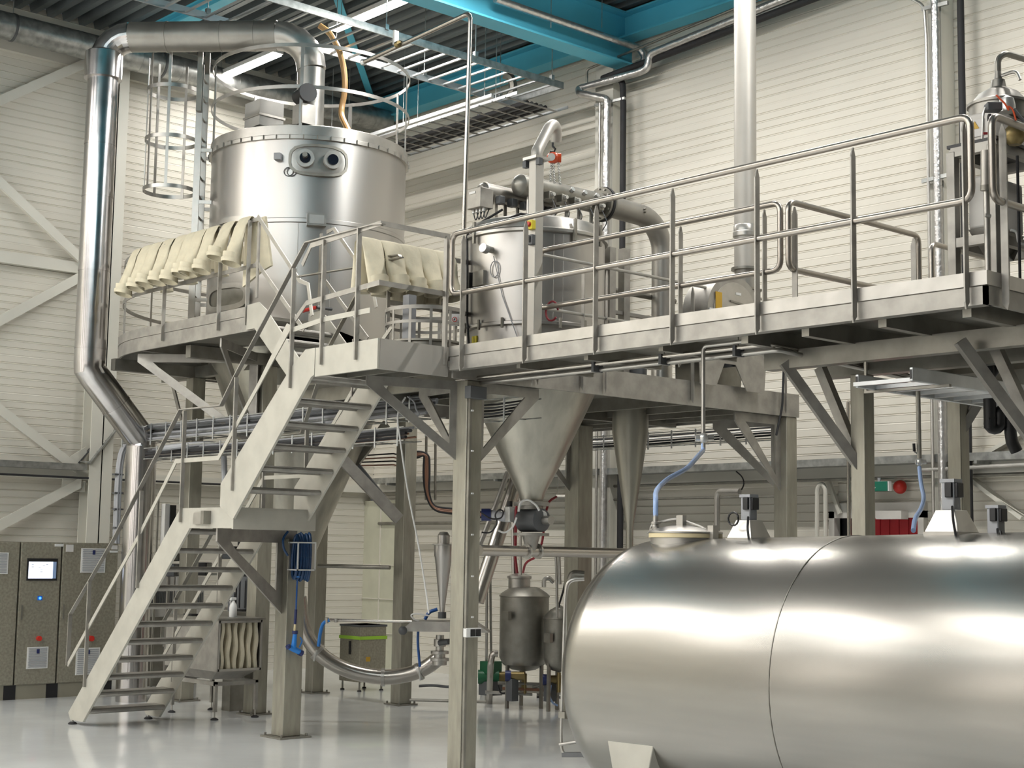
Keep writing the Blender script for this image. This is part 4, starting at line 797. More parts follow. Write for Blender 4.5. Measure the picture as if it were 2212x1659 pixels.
for xc in (-6.95, -3.6):
    for sg in (-1, 1):
        y0, y1 = sorted((8.15+sg*.85, 8.15+sg*.62))
        q = MB().hexa([(xc-.08, y0, .42), (xc+.08, y0, .42), (xc+.08, y1, .42), (xc-.08, y1, .42), (xc-.215, y0, .935), (xc+.215, y0, .955), (xc+.215, y1, .80), (xc-.215, y1, .78)] if sg < 0 else [(xc-.08, y0, .42), (xc+.08, y0, .42), (xc+.08, y1, .42), (xc-.08, y1, .42), (xc-.215, y0, .78), (xc+.215, y0, .80), (xc+.215, y1, .955), (xc-.215, y1, .935)])
        q.build('leg', 'stairst', t, bev=.006); MB().box(xc-.06, xc+.06, 8.15+sg*.72-.06, 8.15+sg*.72+.06, .02, .43).build('leg_tube', 'steelp', t); MB().box(xc-.12, xc+.12, 8.15+sg*.72-.12, 8.15+sg*.72+.12, 0, .02).build('foot_plate', 'steeld', t)
# manhole
def topx(px): p = at(px, 1165, 1, 8.15); return p.x
mx = topx(1487); mz = 2.235
t = thing('manhole', 'round hinged manhole lid with ivory gasket on the left end of the big horizontal tank', 'lid', (mx, 8.1, mz))
MB().lathe((mx, 8.12, 0), [(.25, mz-.08), (.25, mz+.03)], 48, cap=False).build('neck', 'steel', t); MB().lathe((mx, 8.12, 0), [(.262, mz+.032), (.262, mz+.062)], 48).build('gasket', 'ivory', t, label='ivory gasket')
MB().lathe((mx, 8.12, 0), [(.265, mz+.064), (.265, mz+.075), (.2, mz+.10), (.1, mz+.12), (0, mz+.125)], 48).build('cover', 'steel', t)
MB().tube([(mx-.24, 8.0, mz+.05), (mx-.22, 8.0, mz+.13), (mx-.02, 8.05, mz+.17), (mx+.2, 8.1, mz+.10), (mx+.27, 8.1, mz+.02)], .009, 8, fil=.05).build('hinge_arm', 'steel', t); MB().box(mx-.0, mx+.06, 8.02, 8.06, mz+.10, mz+.19).build('latch', 'steel', t); MB().box(mx+.24, mx+.29, 8.08, 8.14, mz-.03, mz+.12).build('hinge', 'steel', t)
# nozzle, valve and hose
nz = dz_(1416, 1188, 10.75); 
t = thing('inlet_valve', 'small polished inlet valve standing on the domed left end of the big horizontal tank', 'valve', nz)
MB().lathe((nz.x, nz.y, 0), [(.05, nz.z-.06), (.05, nz.z+.0), (.065, nz.z+.01), (.065, nz.z+.04), (.03, nz.z+.05), (.02, nz.z+.1), (.02, nz.z+.18)], 20).build('nozzle', 'steel', t); MB().sph((nz.x, nz.y, nz.z+.17), .028, 12).build('valve_body', 'steel', t)
MB().lathe((nz.x, nz.y, 0), [(.02, nz.z+.18), (.034, nz.z+.185), (.034, nz.z+.2), (.02, nz.z+.205), (.018, nz.z+.26)], 16).build('clamp', 'steel', t); MB().tube([(nz.x, nz.y, nz.z+.17), (nz.x-.08, nz.y, nz.z+.12)], .006, 6).build('lever', 'steel', t)
hs = V((nz.x, nz.y, nz.z+.24)); he = at(1519, 958, 1, 9.6)
hp = [hs, hs+V((0, 0, .12))]
for k, (x, y) in enumerate(((1416, 1060), (1440, 1035), (1485, 1012), (1508, 985))): hp.append(dz_(x, y, 10.75+(k+1)*.36))
hp += [he+V((0, 0, -.06)), he]
MB().tube(hp, .019, 10, fil=.15).build('supply_hose', 'lblue', label='pale blue hose curving down to the inlet valve of the big horizontal tank', cat='hose')
# mixers
def mixer(px, yb, w, pyb, lab, guard=True, s=1.):
    x = topx(px); z0 = at(px, yb, 1, 8.1).z; t = thing('tank_mixer', lab, 'mixer', (x, 8.12, z0))
    if guard: 
        a = .108*s; b = .062*s; h = .125*s; y = 8.12
        MB().hexa([(x-a, y-a, z0), (x+a, y-a, z0), (x+a, y+a, z0), (x-a, y+a, z0), (x-b, y-b, z0+h), (x+b, y-b, z0+h), (x+b, y+b, z0+h), (x-b, y+b, z0+h)]).build('guard_hood', 'steel', t, bev=.003)
        MB().box(x-a*1.04, x+a*1.04, y-a*1.04, y+a*1.04, z0-.06, z0).build('hood_rim', 'steel', t)
    else: h = 0
    MB().box(x-.04*s, x+.04*s, 8.08, 8.16, z0+h-.02, z0+h+.16*s).build('gearbox', 'grey', t, bev=.008); MB().box(x-.046*s, x+.046*s, 8.074, 8.166, z0+h+.155*s, z0+h+.175*s).build('gearbox_cap', 'grey', t)
    MB().box(x+.04*s, x+.062*s, 8.085, 8.155, z0+h+.07*s, z0+h+.155*s).build('motor_cap', 'black', t, bev=.005); MB().box(x-.01*s, x+.035*s, 8.062, 8.08, z0+h+.07*s, z0+h+.155*s).build('terminal_box', 'black', t, bev=.005)
    MB().tube([(x+.05, 8.05, z0+h+.02), (x+.085, 8.0, z0+h-.06), (x+.10, 7.99, z0+.02), (x+.12, 7.98, z0-.05)], .008, 6, fil=.03).build('power_cable', 'black', t)
    return x, z0, t
x, z0, t = mixer(1624, 1163, 0, 0, 'left mixer on the big tank with pale sheet hood and coiled black cable')
MB().tube([(x-.03+.045*math.cos(a), 7.99, z0+.13+.045*math.sin(a)) for a in [k*.5 for k in range(14)]], .007, 5).build('cable_loop', 'black', t)
mixer(2062, 1150, 0, 0, 'right mixer on the big tank with pale sheet hood below the hanging hose', s=1.08)
mixer(2158, 1150, 0, 0, 'bare black and grey gear motor peeking over the big tank at the right edge', False, .92)
# tube ladder at the dome
lx = at(1215, 1600, 1, 8.6)
t = thing('tank_ladder', 'narrow bent tube ladder with rubber step hanging at the domed end of the big tank', 'ladder', (lx.x, 8.6, .3))
A = [dz_(1262, 1250, 12.0), dz_(1226, 1252, 12.0), dz_(1221, 1290, 12.0), dz_(1212, 1590, 12.0), dz_(1214, 1630, 12.0), dz_(1262, 1634, 11.8)]
MB().tube(A, .013, 10, fil=.07).build('side_tube', 'steel', t); MB().tube([p+V((-.0, .3, 0)) for p in A], .013, 10, fil=.07).build('side_tube', 'steeld', t) if 0 else None
MB().tube([dz_(1209, 1608, 11.95), BP(-.05, BR*.8, math.radians(-120))], .013, 10).build('cross_tube', 'steel', t)
p0, p1 = dz_(1222, 1630, 11.9), dz_(1275, 1630, 11.7); MB().bar(p0, p1, .09, .035).build('step', 'dkgrey', t)
p0 = dz_(1216, 1545, 12.0); MB().box(p0.x-.02, p0.x+.05, p0.y-.03, p0.y+.03, p0.z-.02, p0.z+.03).build('bracket', 'steeld', t)
# ================================================================ floor level equipment
CF = -20.36
cabs = [(7.62, 8.30), (8.32, 9.00), (9.02, 9.62), (9.64, 10.50)]
cl = ['control cabinet cut by the left edge of the picture', 'control cabinet with louvred vent at the left edge, left of the screen cabinet', 'control cabinet door with lit white screen and red knob', 'control cabinet with two louvred vents right behind the stair foot']
def cbox(t, y, z, w, h, m_, nm_, d=.012, x=CF+.012, **k): return MB().box(x, x+d, y-w/2, y+w/2, z-h/2, z+h/2).build(nm_, m_, t, **k)
def vent(t, pa, pb):
    a, b = at(*pa, 0, CF), at(*pb, 0, CF); y0, y1 = a.y, b.y; z1, z0 = a.z, b.z; v_ = MB().box(CF+.012, CF+.024, y0, y1, z0, z1).build('vent', 'white', t)
    q = MB(); n = 13
    for k in range(n): z = z0+(z1-z0)*(k+.8)/(n+.9); q.box(CF+.024, CF+.030, y0+.02, y1-.02, z, z+.012)
    q.build('louvres', 'grey', v_)['kind'] = 'stuff'; MB().box(CF+.03, CF+.034, (y0+y1)/2-.02, (y0+y1)/2+.02, z1-.09, z1-.03).build('logo_mark', 'navy', v_)
for i, ((y0, y1), lab) in enumerate(zip(cabs, cl)):
    t = thing('control_cabinet', lab, 'cabinet', (CF-.25, (y0+y1)/2, 0))
    MB().box(CF-.5, CF, y0, y1, .2, 2.18).build('body', 'cab', t); MB().box(CF, CF+.012, y0+.006, y1-.006, .21, 2.17).build('door', 'cab', t, bev=.003)
    MB().box(CF-.48, CF-.02, y0, y1, 0, .2).build('plinth', 'plinth', t); MB().box(CF-.02, CF-.012, y1-.12, y1+.05 if i < 3 else y1, .0, .2).build('plinth_corner', 'black', t)
    MB().box(CF+.012, CF+.03, y0+.04, y0+.06, 1.1, 1.3).build('door_handle', 'steeld', t)
    if i == 1: vent(t, (-30, 1193), (15, 1240))
    if i == 2:
        a, b = at(58, 1206, 0, CF), at(121, 1254, 0, CF); s_ = MB().box(CF+.012, CF+.03, a.y, b.y, b.z, a.z).build('screen_frame', 'black', t)
        y0_, y1_, z0_, z1_ = a.y+.02, b.y-.02, b.z+.03, a.z-.045; MB().box(CF+.03, CF+.032, y0_, y1_, z0_, z1_).build('screen', 'screen', s_)
        MB().box(CF+.032, CF+.034, y1_-.05, y1_, z0_, z1_).build('screen_menu', 'lblue', s_)
        for k, (u, v_) in enumerate(((.1, .82), (.1, .68), (.35, .66), (.5, .74), (.42, .5), (.42, .38), (.62, .82))): MB().box(CF+.032, CF+.033, y0_+(y1_-y0_)*u, y0_+(y1_-y0_)*u+.035, z0_+(z1_-z0_)*v_, z0_+(z1_-z0_)*v_+.006).build('screen_mark', 'grey', s_)
        p = at(85, 1292, 0, CF); MB().box(CF+.012, CF+.02, p.y-.035, p.y+.035, p.z-.03, p.z+.03).build('button_plate', 'blue', t); MB().cyl((CF+.02, p.y, p.z), (CF+.03, p.y, p.z), .018, 10).build('lit_button', 'led', t)
        vent(t, (58, 1398), (101, 1443)); p = at(82, 1379, 0, CF); MB().cyl((CF+.012, p.y, p.z), (CF+.06, p.y, p.z), .035, 14).build('main_switch', 'red', t)
        cbox(t, at(127, 1170, 0, CF).y, 2.14, .13, .035, 'white', 'tag_plate')
    if i == 3:
        vent(t, (175, 1184), (225, 1237)); vent(t, (164, 1400), (212, 1456)); p = at(194, 1379, 0, CF); MB().cyl((CF+.012, p.y, p.z), (CF+.07, p.y, p.z), .04, 14).build('main_switch', 'red', t)
        p = at(150, 1177, 0, CF); cbox(t, p.y, 2.10, .11, .10, 'label', 'paper_sheet'); p = at(249, 1182, 0, CF); cbox(t, p.y-.02, 2.12, .09, .06, 'label', 'warning_card'); cbox(t, p.y-.03, 2.06, .12, .03, 'white', 'tag_plate')
# cable riser beside duct
t = thing('cable_riser', 'thick bundle of grey cables rising from the cabinets beside the bright duct', 'cables', (-20.4, 10.4, 2.18))
for k in range(7):
    o = V((.03*(k % 3), .03*(k//3)-.02, 0)); P_ = [at(x, y, 0, -20.45)+o*1.2 for x, y in ((249, 1175), (252, 1080), (256, 1010), (263, 970), (285, 945))]+[V((-20.3, 10.6, 3.85))+V((.1, .06*(k % 4), 0))]
    MB().tube(P_, .022, 7, fil=.12).build('cable', 'copper' if k == 6 else 'grey', t)
for y in (1025, 1065, 1100, 1140): p = at(251, y, 0, -20.42); MB().box(p.x-.03, p.x+.06, p.y-.05, p.y+.09, p.z-.012, p.z+.012).build('cable_clamp', 'dkgrey', t)
# cart with pocket filters
x0, x1, y0, y1 = -17.93, -16.62, 10.0, 10.63
t = thing('filter_cart', 'grey steel box on legs with cream pocket filters in its open side, behind the stair', 'cart', (-17.3, 10.3, 0))
MB().box(x0-.02, x1+.03, y0-.03, y1+.03, 1.235, 1.26).build('top_plate', 'steeld', t); MB().box(x0, x1, y0-.012, y0, .6, 1.235).build('side_panel', 'steelp', t); MB().box(x0, x1, y1, y1+.012, .6, 1.235).build('side_panel', 'steelp', t); MB().box(x0, x0+.012, y0, y1, .6, 1.235).build('side_panel', 'steelp', t)
for z in (.6, 1.2): MB().box(x1-.02, x1, y0, y1, z, z+.03).build('frame_bar', 'steel', t)
for y in (y0, y1-.02): MB().box(x1-.02, x1, y, y+.02, .6, 1.23).build('frame_bar', 'steel', t)
for k in range(6):
    y = y0+.06+k*.1; n = 10; A = []
    for i in range(n+1): z = .62+.58*i/n; wv = .012*math.sin(i*.9+k*1.7); A.append([(x1-.03, y-.012+wv, z), (x1-.03, y+.03+wv, z), (x1-.8, y+.045+wv, z), (x1-.8, y-.03+wv, z)])
    MB().loft(A).build('pocket_filter', 'cloth', t)
MB().box(x1-.75, x1-.35, y0-.02, y0-.012, .92, .99).build('label_strip', 'label', t)
for z in (.42,): 
    for y in (y0+.0, y1-.04): MB().box(x0+.1, x1-.05, y, y+.04, z, z+.05).build('frame_rail', 'steelp', t)
    for x in (x0+.1, x1-.09): MB().box(x, x+.04, y0, y1, z, z+.05).build('frame_rail', 'steelp', t)
for x in (x0+.15, x1-.09):
    for y in (y0, y1-.04):
        MB().box(x, x+.045, y, y+.04, .1, .6 if x < -17 else .44).build('leg', 'steelp', t)
        f_ = MB().cyl((x+.02, y+.02, .02), (x+.02, y+.02, .1), .01, 8).build('adjuster_screw', 'steel', t); MB().lathe((x+.02, y+.02, 0), [(.05, 0), (.05, .012), (.02, .03)], 14).build('rubber_foot', 'rubber', f_)
MB().hexa([(x0+.3, y0+.1, .48), (x1-.3, y0+.1, .48), (x1-.3, y1-.1, .48), (x0+.3, y1-.1, .48), (x0+.05, y0+.02, .6), (x1-.05, y0+.02, .6), (x1-.05, y1-.02, .6), (x0+.05, y1-.02, .6)]).build('hopper', 'steelp', t)
sp = at(503, 1333, 2, 1.26); 
t = thing('spray_bottle', 'white spray bottle standing on top of the pocket filter cart', 'bottle', sp)
MB().lathe((sp.x, sp.y, 0), [(.045, 1.26), (.05, 1.27), (.05, 1.38), (.042, 1.42), (.02, 1.455), (.018, 1.47)], 20).build('bottle', 'white', t)
MB().box(sp.x-.025, sp.x+.02, sp.y-.045, sp.y+.035, 1.475, 1.51).build('spray_head', 'white', t, bev=.006); MB().tube([(sp.x, sp.y-.03, 1.48), (sp.x, sp.y-.05, 1.455), (sp.x, sp.y-.045, 1.43)], .006, 6).build('trigger', 'white', t)
MB().box(-17.55, -17.35, 10.02, 10.14, 1.26, 1.285).build('tray', 'black', label='small flat black tray lying on the cart left of the spray bottle', cat='tray')
# dark crates and motor behind the stair
t = thing('crate_rack', 'steel rack of dark grey plastic crates in the shade under the tall tank', 'rack', (-18.3, 12.3, 0))
bx, by = dz_(470, 1240, 22.4), dz_(560, 1240, 22.4)
for k, (px0, px1, ya, yb_) in enumerate(((518, 568, 1165, 1200), (480, 512, 1180, 1207), (365, 384, 1195, 1212), (365, 384, 1218, 1245), (432, 452, 1215, 1243), (545, 568, 1255, 1280), (505, 545, 1203, 1245), (540, 566, 1205, 1240))):
    a, b = dz_(px0, yb_, 22.2), dz_(px1, ya, 22.2); c_ = (a+b)/2; w_ = (b-a).dot(RT); h_ = b.z-a.z
    q = MB(); R2 = V((RT.x, RT.y, 0)).normalized(); D2 = V((-R2.y, R2.x, 0)); q.bar(c_-D2*.2, c_+D2*.2, w_, h_); q.build('crate', 'dkgrey' if k % 2 else 'black', t, bev=.015)
for px in (362, 388, 520, 570): a = dz_(px, 1300, 22.3); MB().box(a.x-.02, a.x+.02, a.y-.02, a.y+.02, 0, 2.1).build('leg', 'steelp', t)
for z in (.7, 1.25, 1.75): a, b = dz_(362, 1300, 22.3), dz_(570, 1300, 22.3); a.z = b.z = z; MB().bar(a, b, .4, .03).build('shelf', 'steeld', t)
c_ = dz_(531, 1283, 20.2)
t = thing('tank_outlet_motor', 'black finned motor with grey gearbox standing behind the spray bottle', 'motor', (c_.x, c_.y, .9))
MB().lathe((c_.x, c_.y, 0), [(.10, c_.z-.22), (.125, c_.z-.2), (.125, c_.z+.2), (.09, c_.z+.23)], 20).build('motor_body', 'dkgrey', t)
for k in range(10): a = 2*math.pi*k/10; MB().bar((c_.x+.13*math.cos(a), c_.y+.13*math.sin(a), c_.z-.18), (c_.x+.13*math.cos(a), c_.y+.13*math.sin(a), c_.z+.18), .012, .02, (math.cos(a), math.sin(a), 0)).build('cooling_fin', 'black', t)
MB().box(c_.x-.30, c_.x-.16, c_.y-.1, c_.y+.1, c_.z-.3, c_.z+.02).build('gearbox', 'dkgrey', t, bev=.02); MB().box(c_.x-.2, c_.x+.2, c_.y-.3, c_.y+.2, c_.z-.38, c_.z-.23).build('base', 'steeld', t)
MB().box(c_.x-.1, c_.x+.1, c_.y-.25, c_.y+.1, 0, c_.z-.38).build('pedestal', 'steeld', t)
# white heater boxes with grilles by the left wall
for k, (pa, pb) in enumerate((((322, 1255), (375, 1318)), ((380, 1258), (440, 1322)))):
    a, b = at(*pa, 0, -21.2), at(*pb, 0, -21.2); t = thing('heater_unit', ('white wall unit with brown grille seen through the stair treads, nearer the bright duct', 'white wall unit with brown grille seen through the stair treads, nearer the spray bottle')[k], 'heater', (-21.4, (a.y+b.y)/2, 0))
    MB().box(-21.6, -21.2, a.y, b.y, b.z-.1, a.z+.1).build('body', 'offw', t, bev=.01); q = MB()
    for i in range(14): y = a.y+.04+(b.y-a.y-.08)*i/13; q.box(-21.2, -21.19, y-.008, y+.008, b.z+.08, a.z-.16)
    q.build('grille', 'dkgrey', t)['kind'] = 'stuff'; MB().box(-21.55, -21.25, a.y+.05, b.y-.05, 0, b.z-.1).build('stand', 'steeld', t)
p = dz_(355, 1130, 23.4); 
t = thing('wall_panel_box', 'narrow black and white box with conduit on the left wall right of the bright duct', 'box', p)
MB().box(p.x, p.x+.12, p.y-.06, p.y+.02, p.z-.4, p.z+.3).build('body', 'white', t); MB().box(p.x+.12, p.x+.14, p.y+.02, p.y+.12, p.z-.35, p.z+.28).build('door', 'black', t); MB().tube([(p.x, p.y-.12, .0), (p.x, p.y-.12, p.z+.5)], .02, 8).build('conduit', 'steeld', t)
# hose reel on the column
cx_, cy_ = -14.65, 9.81; A = lambda x, y: at(x, y, 0, -14.60)
a, b = A(626, 1232), A(667, 1174)
t = thing('hose_reel', 'wall basket of coiled dark blue hose on the foremost column above the floor', 'hose reel', (cx_, cy_, 1.9))
for z in (a.z, b.z): MB().box(-14.65, -14.45, a.y, a.y+.012, z, z+.015).build('basket_bar', 'white', t); MB().box(-14.65, -14.45, b.y-.012, b.y, z, z+.015).build('basket_bar', 'white', t); MB().box(-14.46, -14.448, a.y, b.y, z, z+.015).build('basket_bar', 'white', t)
for y in (a.y, b.y-.012): MB().box(-14.46, -14.448, y, y+.014, a.z, b.z).build('basket_bar', 'white', t)
pl = A(681, 1232); MB().box(-14.63, -14.615, a.y, pl.y, a.z-.01, b.z+.02).build('back_plate', 'steel', t)
for k in range(6):
    y = a.y+.035+k*(b.y-a.y-.07)/5; zc_ = (a.z+b.z)/2; h_ = (b.z-a.z)/2+.09+.012*(k % 3)
    MB().tube([(-14.55+.055*math.cos(q), y+.01*math.sin(q+k), zc_+h_*math.sin(q)) for q in [i*math.pi/10 for i in range(21)]], .018, 8).build('hose_coil', 'dblue', t)
MB().tube([A(622, 1148), A(611, 1162), A(612, 1185), A(622, 1200)], .014, 8, fil=.05).build('feed_hose', 'dblue', t)
t = thing('spray_gun', 'bright blue wash gun hanging on its lance below the hose basket', 'spray gun', A(635, 1390))
p = A(636, 1248); MB().lathe((p.x+.05, p.y, p.z), [(.0, .0), (.04, .005), (.045, .018), (.0, .03)], 18).build('splash_disc', 'blue', t)
o = V((.05, 0, 0)); MB().tube([A(637, 1250)+o, A(634, 1318)+o], .010, 8).build('lance', 'mblue', t); MB().tube([A(634, 1316)+o, A(632, 1348)+o], .017, 10).build('grip_sleeve', 'navy', t); MB().tube([A(632, 1348)+o, A(631, 1362)+o], .013, 10).build('coupling', 'ivory', t); MB().tube([A(632, 1362)+o, A(632, 1369)+o], .034, 12).build('collar', 'navy', t)
MB().tube([A(632, 1368)+o, A(630, 1390)+o, A(628, 1402)+o], [.024, .03, .034], 12).build('gun_body', 'blue', t); MB().tube([A(617, 1397)+o, A(630, 1402)+o, A(645, 1409)+o], [.024, .034, .032], 12).build('nozzle_body', 'blue', t)
MB().tube([A(643, 1376)+o, A(648, 1384)+o, A(641, 1398)+o], .008, 6, fil=.02).build('trigger', 'blue', t); MB().tube([A(616, 1394)+o, A(619, 1399)+o], .03, 12).build('end_cap', 'navy', t); MB().tube([A(641, 1408)+o, A(647, 1411)+o], .036, 12).build('end_cap', 'navy', t)
# strapped box
bx = V((-18.76, 13.75, 0)); L1_, L2_ = .62, .52
t = thing('strapped_box', 'dark steel box on short legs tied round with a lime green strap', 'box', (bx.x-.3, bx.y+.3, 0))
MB().box(bx.x-L2_, bx.x, bx.y, bx.y+L1_*.8, .14, 1.0).build('body', 'cab', t, bev=.006); MB().box(bx.x-L2_-.01, bx.x+.01, bx.y-.01, bx.y+L1_*.8+.01, .97, 1.0).build('cover', 'dkgrey', t)
MB().box(bx.x-L2_-.015, bx.x+.012, bx.y-.012, bx.y+L1_*.8+.012, .78, .83).build('strap', 'lime', t, label='lime green strap')
for x in (bx.x-.04, bx.x-L2_+.04):
    for y in (bx.y+.04, bx.y+L1_*.8-.04): MB().cyl((x, y, .02), (x, y, .14), .015, 8).build('leg', 'steeld', t); MB().lathe((x, y, 0), [(.035, 0), (.03, .02)], 10).build('rubber_foot', 'rubber', t)
MB().box(bx.x-.27, bx.x-.23, bx.y-.014, bx.y, .55, .75).build('handle', 'black', t); MB().box(bx.x, bx.x+.004, bx.y+.12, bx.y+.2, .45, .52).build('warning_sticker', 'amber', t)
# bent transfer pipe from the tank outlet
t = thing('bent_pipe', 'fat polished pipe sagging in a wide curve above the floor behind the columns', 'pipe', dz_(820, 1500, 19))
bp = [dz_(x, y, 18.9-.0*i) for i, (x, y) in enumerate(((646, 1290), (652, 1350), (668, 1385), (695, 1418), (740, 1445), (790, 1459), (840, 1464), (890, 1456), (925, 1440), (952, 1418)))]
MB().tube(bp, .095, 20, fil=.25).build('pipe', 'pipe', t, smooth=60)
for (x, y), (x2_, y2_) in (((824, 1463), (831, 1463)), ((684, 1406), (689, 1411)), ((903, 1452), (909, 1449))): MB().tube([dz_(x, y, 18.9), dz_(x2_, y2_, 18.9)], .112, 20).build('clamp_ring', 'steel', t)
MB().tube([dz_(905, 1440, 18.7), dz_(908, 1470, 18.7)], .012, 6).build('drain_cock', 'silver', t); MB().tube([dz_(684, 1405, 18.7), dz_(678, 1428, 18.7)], .012, 6).build('drain_cock', 'silver', t)
# rinse line with blue hoses
t = thing('rinse_line', 'thin level polished tube with bright blue hoses at both ends over the bent pipe', 'pipe', dz_(800, 1342, 18.6))
MB().tube([dz_(712, 1339, 18.6), dz_(905, 1344, 18.6)], .018, 10).build('tube', 'pipe', t)
MB().tube([dz_(712, 1339, 18.6), dz_(698, 1345, 18.6), dz_(692, 1365, 18.6), dz_(688, 1396, 18.6)], .022, 10, fil=.12).build('blue_hose', 'blue', t); MB().tube([dz_(904, 1350, 18.6), dz_(902, 1385, 18.6), dz_(907, 1440, 18.6)], .017, 10, fil=.12).build('blue_hose', 'mblue', t)
MB().tube([dz_(918, 1338, 18.5), dz_(926, 1322, 18.5), dz_(945, 1316, 18.5)], .022, 8, fil=.08).build('blue_hose', 'mblue', t); MB().tube([dz_(706, 1334, 18.6), dz_(706, 1346, 18.6)], .025, 10).build('coupling', 'steel', t); MB().tube([dz_(726, 1336, 18.6), dz_(726, 1344, 18.6)], .025, 10).build('coupling', 'steel', t)
# hood table with small cyclone and valve
h0 = 18.3
def qd(pts, d, th=.02): P_ = [dz_(x, y, dd) for (x, y), dd in zip(pts, d)]; return P_
t = thing('working_table', 'grey steel table top crossing behind the nearest tall column with small valves under it', 'table', dz_(960, 1500, h0))
tp = at(960, 1352, 2, 1.19); cT = V((tp.x, tp.y, 0)); cT = dz_(962, 1350, 18.4); zt_ = cT.z
P_ = [at(872, 1356, 2, zt_-.05), at(1062, 1362, 2, zt_-.05)]
R2 = V((RT.x, RT.y, 0)).normalized(); D2 = V((-R2.y, R2.x, 0))
cc_ = V((cT.x, cT.y, 0)); lo_ = [cc_+R2*a_+D2*b_+V((0, 0, zt_-.07)) for a_, b_ in ((-.53, -.3), (.55, -.3), (.55, .3), (-.53, .3))]; hi_ = [cc_+R2*a_+D2*b_+V((0, 0, zt_+.05)) for a_, b_ in ((-.40, -.28), (.36, -.28), (.36, .28), (-.40, .28))]
MB().hexa(lo_+hi_).build('table_top', 'steelp', t)
for a_ in (.22,): MB().bar(cc_+R2*a_+D2*.2, cc_+R2*a_+D2*.2+V((0, 0, zt_-.07)), .05, .05, (1, 0, 0)).build('leg', 'steelp', t)
p = dz_(955, 1330, 18.4)
t = thing('small_cyclone', 'small polished cyclone with domed cap standing above the table left of the nearest column', 'cyclone', p)
zz = lambda y: dz_(955, y, 18.4).z
MB().lathe((p.x, p.y, 0), [(.03, zz(1322)), (.035, zz(1310)), (.105, zz(1205)), (.115, zz(1200)), (.115, zz(1178)), (.14, zz(1177)), (.14, zz(1175)), (.075, zz(1174)), (.075, zz(1156)), (.05, zz(1149)), (0, zz(1147))], 32).build('body', 'tank', t, smooth=30)
MB().lathe((p.x, p.y, 0), [(.05, zz(1336)), (.05, zz(1322))], 14).build('outlet', 'dkgrey', t)
p = dz_(950, 1395, 18.4)
t = thing('diverter_valve', 'polished valve cluster under the grey table at the end of the bent pipe', 'valve', p)
zz = lambda y: dz_(950, y, 18.4).z
MB().lathe((p.x, p.y, 0), [(.05, zz(1372)), (.05, zz(1380)), (.075, zz(1381)), (.075, zz(1396)), (.05, zz(1397)), (.05, zz(1405)), (.11, zz(1406)), (.11, zz(1412)), (.07, zz(1413)), (.07, zz(1420)), (.115, zz(1421)), (.115, zz(1427)), (.09, zz(1428)), (.09, zz(1436))][::-1], 24).build('valve_body', 'steel', t)
MB().tube([(p.x+.05, p.y-.05, zz(1388)), (p.x+.2, p.y-.02, zz(1384))], .035, 12).build('actuator', 'dkgrey', t); MB().sph(dz_(870, 1362, 18.0), .055, 12).build('end_valve', 'dkgrey', t) 
cable(None, [(876, 858), (862, 880), (858, 905), (880, 1060), (905, 1180), (922, 1290), (926, 1325)], 16.6, .010, 'white', 'white_cable', .8, label='long thin white cable hanging from the platform down to the table', cat='cable')
cable(None, [(880, 856), (896, 868), (898, 885), (908, 895), (895, 903), (875, 905)], 16.5, .009, 'grey', 'grey_cable', .1, label='short loose grey cable curl under the landing near the white cable', cat='cable')
cable(None, [(926, 1330), (900, 1325), (886, 1328), (894, 1338), (905, 1342)], 18.2, .010, 'white', 'white_hose', .1, label='white hose loop lying over the left end of the grey table', cat='hose')
# sockets and conduit on the nearest column
t = thing('cable_conduit', 'grey conduit with small clips running down the nearest tall column from a grey box', 'conduit', (-11.29, 9.4, 0))
a = at(1014, 850, 0, -11.28); MB().box(-11.28, -11.25, a.y-.014, a.y+.014, .02, a.z).build('conduit', 'steeld', t)
p0, p1 = at(1009, 860, 0, -11.25), at(1045, 837, 0, -11.25); MB().box(-11.29, -11.2, p0.y, p1.y, p0.z, p1.z).build('terminal_box', 'dkgrey', t, bev=.006)
for y in (887, 974, 1066, 1155, 1245, 1333): p = at(1021, y, 0, -11.24); MB().box(-11.25, -11.235, p.y-.012, p.y+.012, p.z-.008, p.z+.008).build('clip', 'white', t)
t = thing('socket_box', 'white double socket box with two black flaps on the nearest tall column', 'socket', (-11.27, 9.4, 1.2))
p0, p1 = at(1003, 1377, 0, -11.27), at(1036, 1356, 0, -11.27); MB().box(-11.29, -11.24, p0.y, p1.y, p0.z, p1.z).build('housing', 'white', t, bev=.005); w_ = (p1.y-p0.y)
for k in (.42, .78): MB().box(-11.24, -11.232, p0.y+w_*(k-.15), p0.y+w_*(k+.15), p0.z+.01, p1.z-.01).build('flap', 'black', t)
# cross bars and diagonals under the tall tank
MB().tube([dz_(688, 1222, 21.6), dz_(842, 1226, 21.0)], .03, 10).build('tie_bar', 'steeld', label='level steel tie bar between two legs of the tall round tank', cat='bar')
MB().bar(dz_(742, 995, 20.6), dz_(862, 1122, 20.9), .05, .16, (0, 0, 1)).build('slanting_brace', 'steelp', label='pale slanting brace meeting the leg behind the long white cable', cat='brace')
MB().bar(dz_(770, 1005, 21.6), dz_(850, 1105, 21.4), .05, .1, (0, 0, 1)).build('slanting_brace', 'dkgrey', label='dark slanting brace just behind the pale one right of the stair', cat='brace')
MB().bar(dz_(765, 1005, 21.6), dz_(835, 915, 21.4), .05, .12, (0, 0, 1)).build('slanting_brace', 'steeld', label='dark brace rising right from the joint of the two slanting braces', cat='brace')
